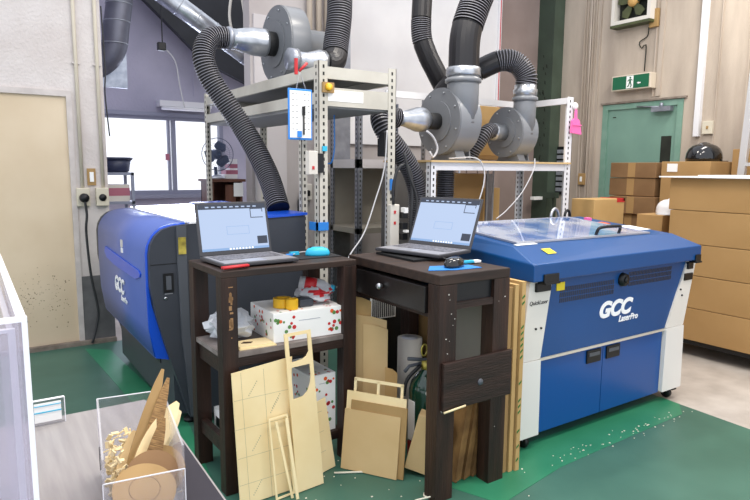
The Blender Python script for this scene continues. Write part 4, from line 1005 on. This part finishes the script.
t, w = leaning('plywood_offcut', 'tall narrow plywood offcut with two windows cut at its top', 'board', 1.185, 2.405, 1.345, 2.42, .76, .11, .006, 'ply')
m = MB(); m.box(0, .145, 0, .43, 0, .006); m.box(0, .02, .43, .725, 0, .006); m.box(.125, .145, .43, .725, 0, .006); m.box(0, .145, .725, .74, 0, .006); m.box(.02, .125, .58, .605, 0, .006)
arc = [(.125, .43), (.125, .52), (.118, .49), (.10, .455), (.075, .437), (.02, .432), (.02, .43)]; m.prism(arc, 'z', 0, .006); m.prism([(.125, .605), (.125, .64), (.11, .62), (.09, .61), (.06, .607), (.06, .605)], 'z', 0, .006)
m.build('sheet', 'ply', t)
m.v = [(x, y, z) for x, y, z in m.v]
t.rotation_mode = 'XYZ'
t, w = leaning('plywood_cutout', 'thin pale wooden frame leaning before the large plywood sheet', 'cutout', 1.075, 2.40, 1.175, 2.41, .37, .06, .005, 'ply')
m = MB(); frame_piece(m, .10, .37, .008, .006); m.build('frame', 'ply_edge', t)
t, w = leaning('wood_strip', 'left slanting pale strip inside the thin frame', 'strip', 1.14, 2.375, 1.155, 2.377, .37, .07, .005, 'ply')
MB().prism([(0, 0), (.012, 0), (-.028, .36), (-.040, .36)], 'z', 0, .005).build('strip', 'ply_edge', t)
t, w = leaning('wood_strip', 'right upright pale strip beside the tall offcut', 'strip', 1.155, 2.355, 1.167, 2.357, .37, .075, .005, 'ply')
MB().prism([(0, 0), (.014, 0), (.01, .37), (-.006, .37)], 'z', 0, .005).build('strip', 'ply_edge', t)

# ------------------------------------------------------------------ right wooden stand
SX0, SX1, SY0, SY1 = 1.665, 2.09, 1.985, 2.74
st = thing('wooden_stand', 'dark brown wooden stand with drawer under the right laptop', 'stand', (SX0, SY0, 0))
MB().box(SX0, SX1, SY0, SY1, 1.0, 1.045).build('top', 'wood_top', st, .004)
for (x, y, w_) in ((SX0, SY0, .10), (SX1-.10, SY0, .10), (SX0, SY1-.07, .07), (SX1-.07, SY1-.07, .07)):
    lg = MB().box(x, x+w_, y, y+.08, 0, 1.0).build('leg', 'wood', st, .002)
m = MB(); m.box(SX0+.10, SX1-.10, SY0+.005, SY0+.03, .885, .915); m.box(SX0+.02, SX0+.04, SY0+.08, SY1-.07, .84, .87); m.build('front_rail', 'wood_h', st)
pk = MB().box(SX0+.018, SX1+.012, SY0-.02, SY0, .435, .655).build('cross_plank', 'wood_h', st, .003)
MB().lathe([(.012, SY0-.028), (.016, SY0-.022), (.016, SY0-.02)], (1.90, 0, .535), 'y', 14).build('bolt', 'anth2', pk)
dr = MB().box(SX0-.015, SX0+.02, SY0+.085, SY1-.10, .865, .985).box(SX0+.02, SX1-.12, SY0+.1, SY1-.12, .87, .96).build('drawer', 'black_wood', st, .003)
MB().lathe([(.012, SX0-.045), (.016, SX0-.035), (.008, SX0-.016)], (0, 2.40, .935), 'x', 14).build('knob', 'steel', dr)
m = MB()
for k in range(13):
    x = SX0+random.choice((-.0006, )); y = 0
    a = random.choice((SX0+random.uniform(.01, .09), SX1-random.uniform(.01, .09))); z = random.uniform(.2, .98); m.box(a, a+random.uniform(.002, .007), SY0-.0008, SY0, z, z+random.uniform(.002, .006))
m.build('paint_chips', 'white_paint', st)
m = MB(); m.box(SX0+.10, SX1-.10, SY0+.02, SY0+.035, .915, 1.0); m.build('back_board', 'black', st)
MB().box(SX0+.07, SX1-.12, SY1-.03, SY1-.01, .93, 1.0).build('back_rail', 'black_wood', st)
tag(MB().box(2.098, 2.112, 2.12, 2.60, .004, .85).build('grey_panel', 'olive'), 'grey beige board leaning behind the legs of the right stand', 'board')
tag(MB().box(1.80, 2.05, 2.35, 2.68, 1.0461, 1.0565).build('dark_tray', 'black'), 'thin black tray under the right laptop', 'tray')
laptop('open laptop turned sideways on the right wooden stand', (1.80, 2.69, 1.058), R(-75.5), .42, .285, 113, hgt=.285)
mouse('black mouse on the blue pad beside the right laptop', (1.87, 2.13, 1.0485), R(20), 'blk_gloss', 1.2)
tag(MB().prism([(1.70, 2.11), (1.82, 2.06), (1.97, 2.05), (1.97, 2.14), (1.78, 2.20)], 'z', 1.046, 1.0482).build('mouse_pad', 'blue'), 'blue paper pad under the black mouse', 'mouse pad')
t = thing('usb_cable', 'light blue plug with cable beside the black mouse', 'cable', (1.98, 2.22, 1.06))
MB().box(1.96, 2.03, 2.165, 2.185, 1.0485, 1.062).build('plug', 'cyan', t, .003); MB().box(2.03, 2.07, 2.16, 2.19, 1.0485, 1.06).build('connector', 'paper', t, .002)
MB().tube(spline([(1.93, 2.30, 1.065), (1.97, 2.26, 1.055), (2.02, 2.25, 1.052), (2.07, 2.2, 1.055)]), .004, 6).build('wire', 'cable', t)
# power strip and cables beside the right rack post
t = thing('power_strip', 'white power strip with plugs standing by the right rack post', 'power strip', (2.27, 3.12, 1.0))
MB().box(2.26, 2.33, 3.20, 3.24, .99, 1.27).build('case', 'offwhite', t, .005)
m = MB(); 
for z in (1.04, 1.11, 1.18): m.box(2.335, 2.375, 3.17, 3.23, z, z+.04)
m.build('plugs', 'black', t)
m = MB(); m.box(2.34, 2.37, 3.16, 3.2, 1.215, 1.25); m.box(2.345, 2.37, 3.15, 3.18, 1.09, 1.105); m.build('white_plugs', 'paper', t)
MB().box(2.285, 2.30, 3.197, 3.20, 1.14, 1.16).box(2.285, 2.30, 3.197, 3.20, 1.21, 1.23).build('red_lamps', 'red', t)
cord('power_cable', 'black cable looping over the power strip', 'cable', [(2.28, 3.2, 1.27), (2.27, 3.19, 1.38), (2.30, 3.18, 1.5), (2.36, 3.17, 1.52), (2.39, 3.16, 1.45), (2.40, 3.16, 1.3), (2.39, 3.16, 1.1), (2.40, 3.16, .9)], .010, 'cable')
cord('power_cable', 'second black cable right of the power strip', 'cable', [(2.33, 3.16, 1.60), (2.37, 3.15, 1.45), (2.43, 3.15, 1.3), (2.42, 3.15, 1.1), (2.43, 3.15, .9)], .009, 'cable')
tag(MB().box(2.30, 2.325, 3.262, 3.273, 1.36, 1.43).build('blue_tape', 'blue'), 'blue tape mark on the right rack post', 'tape')
cord('white_cable', 'white cable slanting down behind the left stand from the rack', 'cable', [(2.26, 3.25, 1.74), (2.22, 3.22, 1.5), (2.14, 3.2, 1.30), (2.03, 3.16, 1.10), (1.90, 3.12, .97), (1.78, 3.06, .8)], .0045, 'white_cable')

# between and under the stands
t = thing('paper_roll', 'upright beige paper roll behind the fire extinguisher', 'roll', (2.07, 2.86, 0))
MB().lathe([(.068, 0), (.068, .58)], (1.975, 2.60, 0), 'z', 28).build('roll', 'tube', t)
MB().lathe([(.045, .58), (.045, .583)], (1.975, 2.60, 0), 'z', 24).build('core', 'alu', t)
t = thing('fire_extinguisher', 'dark green fire extinguisher bottle under the right stand', 'fire extinguisher', (1.98, 2.52, 0))
EX, EY = 1.905, 2.36
MB().lathe([(.085, 0.0), (.09, .02), (.09, .38), (.08, .42), (.05, .46), (.028, .48), (.028, .50)], (EX, EY, 0), 'z', 30).build('cylinder', 'ext_green', t)
MB().lathe([(.0305, .485), (.035, .50), (.03, .53)], (EX, EY, 0), 'z', 16).build('valve', 'gold', t)
m = MB(); m.tube([(EX, EY, .53), (EX-.10, EY+.03, .545)], .010, 8); m.tube([(EX, EY, .52), (EX-.09, EY+.03, .505), (EX-.12, EY+.03, .48)], .009, 8); m.build('lever', 'anth2', t)
MB().tube([(EX-.02+.018*math.cos(a), EY, .585+.03*math.sin(a)) for a in [2*math.pi*i/16 for i in range(17)]], .005, 6).build('pull_ring', 'gold', t)
MB().tube(spline([(EX-.04, EY, .51), (EX-.11, EY+.02, .44), (EX-.13, EY+.02, .36)]), .010, 8).build('hose', 'black', t)
MB().prism([(EX-.094, .12), (EX-.089, .12), (EX-.089, .33), (EX-.094, .33)], 'y', EY-.02, EY+.03).build('label_plate', 'paper', t)
MB().prism([(EX-.095, .03), (EX-.089, .03), (EX-.089, .11), (EX-.095, .11)], 'y', EY-.02, EY+.03).build('red_label', 'red_ext', t)
text('Co', .07, 'paper', t, basis((EX-.075, EY-.075, .37), (1, -.6, 0), (-.5, -.86, 0)), 'lettering', .2, .001)
# leaning kraft boards between the stands
base = Vector((1.475, 2.50, 0)); ud = Vector((.186, -.286, 0)).normalized()
specs = [('mdf sheet in front of the pile leaning between the stands', .30, .30, .00, .006, 'mdf', .0, .0),
         ('second mdf sheet of the pile leaning between the stands', .30, .345, .012, .008, 'mdf_dark', .03, .0),
         ('rearmost pale board of the pile leaning between the stands', .32, .385, .026, .008, 'ply', -.0, .0)]
out = Vector((ud.y, -ud.x, 0))
for lab, w_, h_, off, th, m_, du, _ in specs:
    a = base+ud*(du)-out*off; b = a+ud*w_
    t, w = leaning('mdf_sheet', lab, 'board', a.x, a.y, b.x, b.y, h_, .05, th, m_)
    MB().box(0, w_, 0, h_, -th, 0).build('sheet', m_, t)
a = base-out*.045+ud*.03; b = a+ud*.3
t, w = leaning('handle_cutout', 'pale handle shaped wooden frame behind the leaning mdf pile', 'cutout', a.x, a.y, b.x, b.y, .52, .06, .006, 'ply')
m = MB(); 
for x in (0, .14, .28): m.box(x*.9, x*.9+.014, .0, .445, -.006, 0)
m.box(0, .266, .435, .45, -.006, 0); m.build('frame', 'ply_edge', t)
for xa, ya, xb, yb, h_, m_, lab in ((1.615, 2.665, 1.71, 2.59, .835, 'card_light', 'tallest cardboard strip rising behind the mdf pile'), (1.612, 2.645, 1.765, 2.525, .74, 'mdf', 'second kraft board rising behind the mdf pile'), (1.66, 2.59, 1.762, 2.51, .695, 'mdf', 'broad kraft board with faint lines behind the mdf pile'), (1.74, 2.50, 1.79, 2.46, .47, 'card_light', 'short kraft board beside the fire extinguisher')):
    t, w = leaning('kraft_board', lab, 'board', xa, ya, xb, yb, h_, .02, .006, m_)
    MB().prism([(0, 0), (w, 0), (w, h_-.03), (w*.6, h_-.01), (0, h_)], 'z', -.006, 0).build('sheet', m_, t)
t, w = leaning('wood_strip', 'thin upright wire-like strip rising between the stands', 'strip', 1.585, 2.68, 1.585, 2.674, .95, .0, .003, 'mdf_dark')
MB().box(0, .006, 0, 1.04, 0, .004).box(-.07, .006, 1.035, 1.041, 0, .004).build('strip', 'mdf', t)
# cardboard stack under right stand
for k in range(12):
    x = 1.862+k*.0185
    t = thing('cardboard_sheet', 'one of the corrugated cardboard sheets packed under the right stand', 'cardboard', (x, 2.3, .002), group='corrugated sheets under the right stand', world=True, )
    t.rotation_euler = (0, R(10), 0); t['_w'] = (x, 2.3, .002)
    MB().box(x-.006, x+.006, 2.07+.006*(k % 3), 2.24, .006, .43-.012*(k % 4)).build('sheet', 'card_edge', t)
t = thing('cardboard_box', 'flattened kraft box leaning at the front leg of the right stand', 'box', (1.80, 2.22, .004), world=False)
t.rotation_euler = (0, R(14), R(-48))
MB().box(-.11, .04, -.04, .04, .012, .30).build('carton', 'mdf', t, .002); MB().box(.041, .052, -.04, .045, .018, .29).build('flap', 'card_edge', t)
m = MB().tube(spline([(1.60, 2.05, .008), (1.66, 2.02, .02), (1.72, 2.03, .012), (1.70, 2.08, .008), (1.66, 2.06, .006), (1.70, 2.0, .006)]), .004, 6)
tag(m.build('paper_string', 'debris'), 'curled pale string on the floor at the front leg', 'string')
tag(MB().tube([(1.585, 2.38, .006), (1.42, 2.47, .006)], .005, 5).build('wood_strip', 'debris'), 'thin pale strip lying on the green floor by the mdf pile', 'strip')
tag(MB().tube([(1.68, 1.955, .437), (1.80, 1.95, .448)], .005, 5).build('wood_strip', 'ply_edge'), 'thin strip resting under the cross plank of the right stand', 'strip')
# black shelf with light frames behind the right stand
t = thing('black_cabinet', 'black low cabinet behind the right stand', 'cabinet', (2.15, 3.2, 0))
MB().box(1.93, 2.33, 2.98, 3.20, 0, .93).build('body', 'black', t)
m = MB(); frame_piece(m, .10, .12, .012, .006); 
g = MB(); g.box(1.96, 2.14, 2.968, 2.978, .60, .80, 0)
for k in range(12): g.box(1.97+k*.014, 1.975+k*.014, 2.962, 2.968, .61, .79, 1)
g.build('vent_grille', ['paper', 'black'], t)

# ------------------------------------------------------------------ right side boxes
t = thing('dolly', 'black platform dolly under the large stacked cartons', 'dolly', (5.1, 1.9, 0))
MB().box(4.82, 5.45, 1.2, 2.83, .10, .135).build('deck', 'black', t)
for (x, y) in ((4.88, 2.72), (4.88, 1.3), (5.38, 2.72), (5.38, 1.3), (4.88, 2.0)):
    m = MB(); m.lathe([(.032, -.012), (.036, -.008), (.036, .008), (.032, .012)], (x, y, .036), 'x', 18); m.box(x-.018, x+.018, y-.02, y+.02, .06, .10); m.build('caster', 'black', t)
zs = [.137, .402, .667, .918, 1.184, 1.444]
nm = ['lowest', 'second', 'third', 'fourth', 'topmost']
for i in range(5):
    y1 = 2.82+(.0 if i % 2 else .015)
    carton(f'{nm[i]} large brown carton of the stack on the dolly', 4.80, 5.45, 1.25, y1, zs[i]+.003, zs[i+1]-.001, 'card', tape=False)
tag(MB().prism([(4.74, 2.90), (4.74, 1.2), (5.40, 1.2), (5.40, 2.90)], 'z', 1.446, 1.456).prism([(4.78, 2.6), (4.76, 1.3), (5.35, 1.3), (5.4, 2.62)], 'z', 1.456, 1.468).build('white_board', 'paper'), 'white flat boards lying on top of the large carton stack', 'board')
# stack of flatter cartons behind
zz = 0; hs = [.17, .165, .165, .165, .165, .165, .165, .165, .14]
hs = [.178]*8+[.155]
z = 0; off = [0, .01, .02, -.01, .0, .02, -.02, .01, 0]
names = ['ninth and top', 'second from the top', 'third from the top', 'fourth from the top', 'fifth from the top']
for i, h in enumerate(hs):
    y0 = 3.40+off[i]; top = len(hs)-1-i
    lab = {0: 'top', 1: 'second', 2: 'third', 3: 'fourth', 4: 'fifth', 5: 'sixth', 6: 'seventh', 7: 'eighth', 8: 'bottom'}[top]
    t = thing('cardboard_box', f'{lab} flat carton from the top of the brown stack before the green door', 'box', (5.5, 3.65, z), world=True)
    MB().box(5.50+off[i], 5.98, y0, y0+.50, z+.002, z+h-.002).build('carton', 'card_dark', t, .006)
    MB().box(5.498+off[i], 5.502+off[i], y0+.22, y0+.30, z+.01, z+h-.003).build('packing_tape', 'card', t)
    MB().box(5.60, 5.66, y0-.0015, y0, z+.06, z+.07).box(5.70, 5.73, y0-.0015, y0, z+.06, z+.07).build('print_marks', 'ink', t)
    z += h
t = carton('brown carton carrying the black helmet behind the large stack', 5.52, 5.90, 2.90, 3.36, 0, 1.585, 'card', tape=False)
MB().box(-.195, -.191, .07, .17, 1.49, 1.565).build('shipping_label', 'paper', t)
carton('small brown carton with red tape behind the right machine', 4.54, 4.97, 3.36, 3.60, 0, 1.245, 'card_light', tape=False)
tag(MB().box(4.86, 4.973, 3.357, 3.362, 1.215, 1.2495).box(4.95, 4.973, 3.357, 3.603, 1.225, 1.2495).build('red_tape', 'red'), 'red and white tape along the edge of the small carton', 'tape')
carton('small carton carrying the white helmet beside the large stack', 4.93, 5.3, 2.96, 3.2, 0, 1.12, 'card', tape=False)
carton('brown carton by the right wall behind the ladder', 5.85, 6.2, 2.2, 2.88, 0, 1.70, 'card', tape=False)
def helmet(label, loc, rz, m, s_=1.):
    t = thing('safety_helmet', label, 'helmet', loc, rz, world=False)
    prof_ = [(.128, .0), (.13, .03), (.125, .07), (.11, .105), (.085, .13), (.05, .147), (.015, .153)]
    n = 30; vs = []; fs = []
    for r_, h in prof_:
        for i in range(n): a = 2*math.pi*i/n; vs.append((r_*1.12*s_*math.cos(a), r_*.95*s_*math.sin(a), h*s_))
    for k in range(len(prof_)-1):
        for i in range(n): j = (i+1) % n; fs.append((k*n+i, k*n+j, (k+1)*n+j, (k+1)*n+i))
    fs.append(tuple(range(len(prof_)*n-n, len(prof_)*n))); fs.append(tuple(range(n-1, -1, -1)))
    MB().add(vs, fs, 0, True).build('shell', m, t)
    b = MB(); pts = [(.10, -.105), (.17, -.07), (.19, 0), (.17, .07), (.10, .105)]; b.prism([(x*s_, y*s_) for x, y in pts], 'z', -.0, .006); b.build('brim', m, t, .002)
    b = MB().tube([(.13*s_*math.cos(a), 0, .154*s_*math.sin(a)) for a in [R(d) for d in range(35, 146, 10)]], .008, 6); b.build('ridge', m, t)
    return t
helmet('glossy black safety helmet on the carton behind the stack', (5.72, 3.07, 1.587), R(-35), 'blk_gloss', 1.1)
helmet('white safety helmet half hidden beside the large cartons', (5.12, 3.02, 1.122), R(200), 'helmet_w', .85)
t = thing('ladder', 'aluminium ladder leaning at the right edge', 'ladder', (5.7, 2.6, 0))
for y0, y1 in ((2.79, 2.70), (2.40, 2.36)):
    MB().prism([(y0, 0), (y0-.06, 0), (y1-.06, 2.4), (y1, 2.4)], 'x', 5.66, 5.70).build('rail', 'ladder', t)
for z in (.3, .6, .9, 1.2, 1.545, 1.86, 2.16): MB().box(5.665, 5.695, 2.39, 2.70, z, z+.03).build('rung', 'ladder', t)

# ------------------------------------------------------------------ foreground table and its things
TZ = .75
t = thing('metal_table', 'grey brushed metal table in the left foreground', 'table', (.2, 1.5, 0))
outl = [(-.7, .3), (.40, .3), (.445, 1.27), (.455, 1.625), (.46, 1.90), (.435, 1.99), (-.7, 1.99)]
MB().prism(outl, 'z', TZ-.03, TZ).build('tabletop', 'table_steel', t, .004)
MB().prism([(.30, .32), (.395, .32), (.44, 1.27), (.45, 1.62), (.455, 1.89), (.43, 1.90), (.335, 1.2)], 'z', TZ, TZ+.0015).build('edge_strip', 'table_dark', t)  # darker strip laid along the right side of the tabletop
for (x, y) in ((-.62, 1.92), (.36, 1.9), (.34, .4), (-.62, .4)): MB().box(x-.02, x+.02, y-.02, y+.02, 0, TZ-.03).build('leg', 'table_dark', t)
# acrylic box of offcuts
def sheet_box(t, x0, x1, y0, y1, z0, z1, th=.004, m='acrylic', em='acrylic_edge', bottom=True, top=False, front_h=None):
    fz = front_h or z1
    for nm_, b in (('side_panel', (x0, x0+th, y0, y1, z0, z1)), ('side_panel', (x1-th, x1, y0, y1, z0, z1)), ('front_panel', (x0+th, x1-th, y0, y0+th, z0, fz)), ('back_panel', (x0+th, x1-th, y1-th, y1, z0, z1))):
        MB().box(*b).build(nm_, m, t)
    if bottom: MB().box(x0, x1, y0, y1, z0-th, z0).build('base_panel', m, t)
    q = .0009
    for (x, y) in ((x0, y0), (x1, y0), (x0, y1), (x1, y1)): MB().box(x-q, x+q, y-q, y+q, z0, z1 if y > y0 else fz).build('corner_edge', em, t)
    e = MB()
    e.box(x0-q, x0+q, y0, y1, z1-q, z1+q) if fz == z1 else None
    e.box(x0, x1, y1-q, y1+q, z1-q, z1+q); e.box(x0, x1, y0-q, y0+q, fz-q, fz+q)
    e.box(x1-q, x1+q, y0, y1, z1-q, z1+q) if fz == z1 else None
    e.build('polished_edge', em, t)
t = thing('acrylic_box', 'clear open acrylic box filled with wooden offcuts on the table', 'box', (.27, 1.3, TZ+.005))
sheet_box(t, .198, .350, 1.20, 1.54, TZ+.006, TZ+.195, front_h=TZ+.145)
BZ = TZ+.006
tag(MB().box(.196, .1975, 1.40, 1.412, TZ+.08, TZ+.13).build('black_sticker', 'black'), 'small black mark on the side of the acrylic box', 'sticker')
def disc(label, c, r_, m, rot, th=.004, hole=None):
    t = thing('wooden_disc', label, 'offcut', c, world=False, rot=rot)
    MB().lathe([(r_, 0), (r_, th)], (0, 0, 0), 'z', 36, smooth=False).build('disc', m, t)
    if hole: MB().tube([(hole*math.cos(a), hole*math.sin(a), th) for a in [2*math.pi*i/30 for i in range(31)]], .0008, 5).build('engraved_line', 'card_dark', t)
    return t
disc('brown round disc at the front of the acrylic box', (.275, 1.17, BZ+.115), .062, 'mdf_dark', (R(28), R(6), 0), hole=.03)
disc('large brown disc at the right side of the acrylic box', (.318, 1.27, BZ+.10), .060, 'mdf_dark', (R(40), R(-12), 0))
disc('smaller round disc behind the front brown disc', (.30, 1.22, BZ+.125), .052, 'card_dark', (R(32), R(-4), 0))
def blade(label, a, b, w_, m, th=.004, name='wooden_offcut'):
    a = Vector(a); b = Vector(b); d = (b-a).normalized(); s = d.cross(Vector((0, 1, 0))).normalized(); n = s.cross(d).normalized()
    mx = Matrix.Identity(4)
    for i in range(3): mx[i][0] = s[i]; mx[i][1] = d[i]; mx[i][2] = n[i]; mx[i][3] = a[i]
    t = bpy.data.objects.new(name, None); COL.objects.link(t); t['label'] = label; t['category'] = 'offcut'; t.matrix_world = mx
    L_ = (b-a).length; pts = []
    for i in range(9):
        u = i/8; pts.append((w_*.5*math.sin(math.pi*(.18+.80*u))**.6, L_*u))
    pts2 = [(-x, y) for x, y in reversed(pts)]
    MB().prism(pts+pts2, 'z', -th/2, th/2, 0, 1).build('piece', [m, 'mdf_dark'], t)
    return t
blade('longest brown offcut sticking up from the acrylic box', (.232, 1.26, BZ+.02), (.335, 1.40, BZ+.245), .034, 'mdf_dark')
blade('dark layered offcut beside the longest one', (.255, 1.24, BZ+.01), (.350, 1.39, BZ+.225), .034, 'offcut_dark')
blade('dark short offcut leaning in the acrylic box', (.262, 1.21, BZ+.01), (.330, 1.31, BZ+.16), .036, 'offcut_dark')
blade('tan offcut left of the longest offcut', (.222, 1.25, BZ+.02), (.262, 1.36, BZ+.12), .045, 'mdf')
blade('pale leaf shaped offcut at the right of the acrylic box', (.275, 1.27, BZ+.08), (.372, 1.38, BZ+.165), .055, 'ply')
blade('second pale leaf shaped offcut under the first', (.262, 1.30, BZ+.04), (.375, 1.39, BZ+.14), .055, 'ply_edge')
rn = random.Random(5); m = MB()
for i in range(330):
    x = rn.uniform(.212, .338); y = rn.uniform(1.33, 1.525); z = BZ+rn.uniform(.004, .12); a = rn.uniform(0, 6); s = .008
    mx = Matrix.Translation((x, y, z)) @ Matrix.Rotation(a, 4, (rn.random(), rn.random(), rn.random()+.01))
    m.box(-s, s, -s*.6, s*.6, -.0015, .0015, 0, mx)
tag(m.build('wood_chips', 'ply_edge'), 'heap of small pale wood chips in the acrylic box', 'wood chips', kind='stuff')
TB = Matrix.Translation((.180, 1.20, 0)) @ Matrix.Rotation(R(-8), 4, 'Z') @ Matrix.Translation((-.198, -1.20, 0))
bpy.context.view_layer.update()
for o in list(bpy.data.objects):
    if o.parent: continue
    if o.get('category') == 'offcut':
        o.matrix_world = TB @ Matrix.Translation((-.056+.0, .07, -.025 if 'disc' in o.name else .02)) @ Matrix.Translation((.056+.2*(.275-o.location.x), 0, 0)) @ o.matrix_world
    elif o.name.split('.')[0] in ('acrylic_box', 'wood_chips', 'black_sticker'):
        o.matrix_world = TB @ o.matrix_world
# milky acrylic stands at the left edge
t = thing('acrylic_case', 'tall milky acrylic case at the left edge of the table', 'case', (0, .8, TZ))
CX, CY = .048, .80
MB().box(CX-.008, CX, CY+.006, 1.6, TZ, 1.32).build('side_panel', 'acrylic_milky', t)
MB().box(-.30, CX, CY, CY+.006, TZ, 1.32).build('front_panel', 'acrylic_milky', t)
MB().box(CX-.009, CX+.001, CY+.006, 1.6, 1.32, 1.323).box(CX-.005, CX+.001, CY-.001, CY+.006, TZ, 1.32).box(-.3, CX+.001, CY-.001, CY+.006, 1.32, 1.326).build('polished_edge', 'acrylic_edge', t)
t = thing('acrylic_case', 'shorter milky acrylic case inside the tall one', 'case', (0, .84, TZ))
MB().box(.030, .037, .846, 1.2, TZ, 1.30).build('side_panel', 'acrylic_milky', t); MB().box(-.2, .037, .84, .846, TZ, 1.30).build('front_panel', 'acrylic_milky', t); MB().box(-.2, .038, .838, .846, 1.30, 1.304).box(.030, .038, .838, .846, TZ, 1.30).build('polished_edge', 'acrylic_edge', t)
t = thing('acrylic_stand', 'small clear acrylic stand with white card at the far table edge', 'stand', (.16, 1.9, TZ))
MB().box(.115, .20, 1.94, 1.945, TZ, TZ+.075).build('panel', 'acrylic', t); MB().box(.12, .19, 1.934, 1.938, TZ+.012, TZ+.068).build('card', 'paper', t)
MB().box(.12, .19, 1.9325, 1.934, TZ+.04, TZ+.043).box(.12, .19, 1.9325, 1.934, TZ+.060, TZ+.062).build('card_lines', 'cyan', t); MB().box(.115, .20, 1.938, 1.948, TZ+.075, TZ+.077).box(.199, .201, 1.938, 1.948, TZ, TZ+.075).build('polished_edge', 'acrylic_edge', t)

# ------------------------------------------------------------------ specks on the floor
rn = random.Random(3); m = MB()
for i in range(110):
    if i < 60: x = rn.uniform(2.2, 3.7); y = 1.95+rn.gauss(0, .03)
    elif i < 85: x = rn.uniform(1.3, 2.2); y = rn.uniform(1.75, 2.3)
    else: x = rn.uniform(1.0, 1.6); y = rn.uniform(2.0, 2.6)
    s = rn.uniform(.0015, .0045); m.box(x, x+s*2, y, y+s*1.6, .0021, .0045)
tag(m.build('wood_specks', 'debris'), 'pale wood specks scattered on the green floor', 'debris', kind='stuff')

for o in bpy.data.objects:
    if '_w' in o: del o['_w']
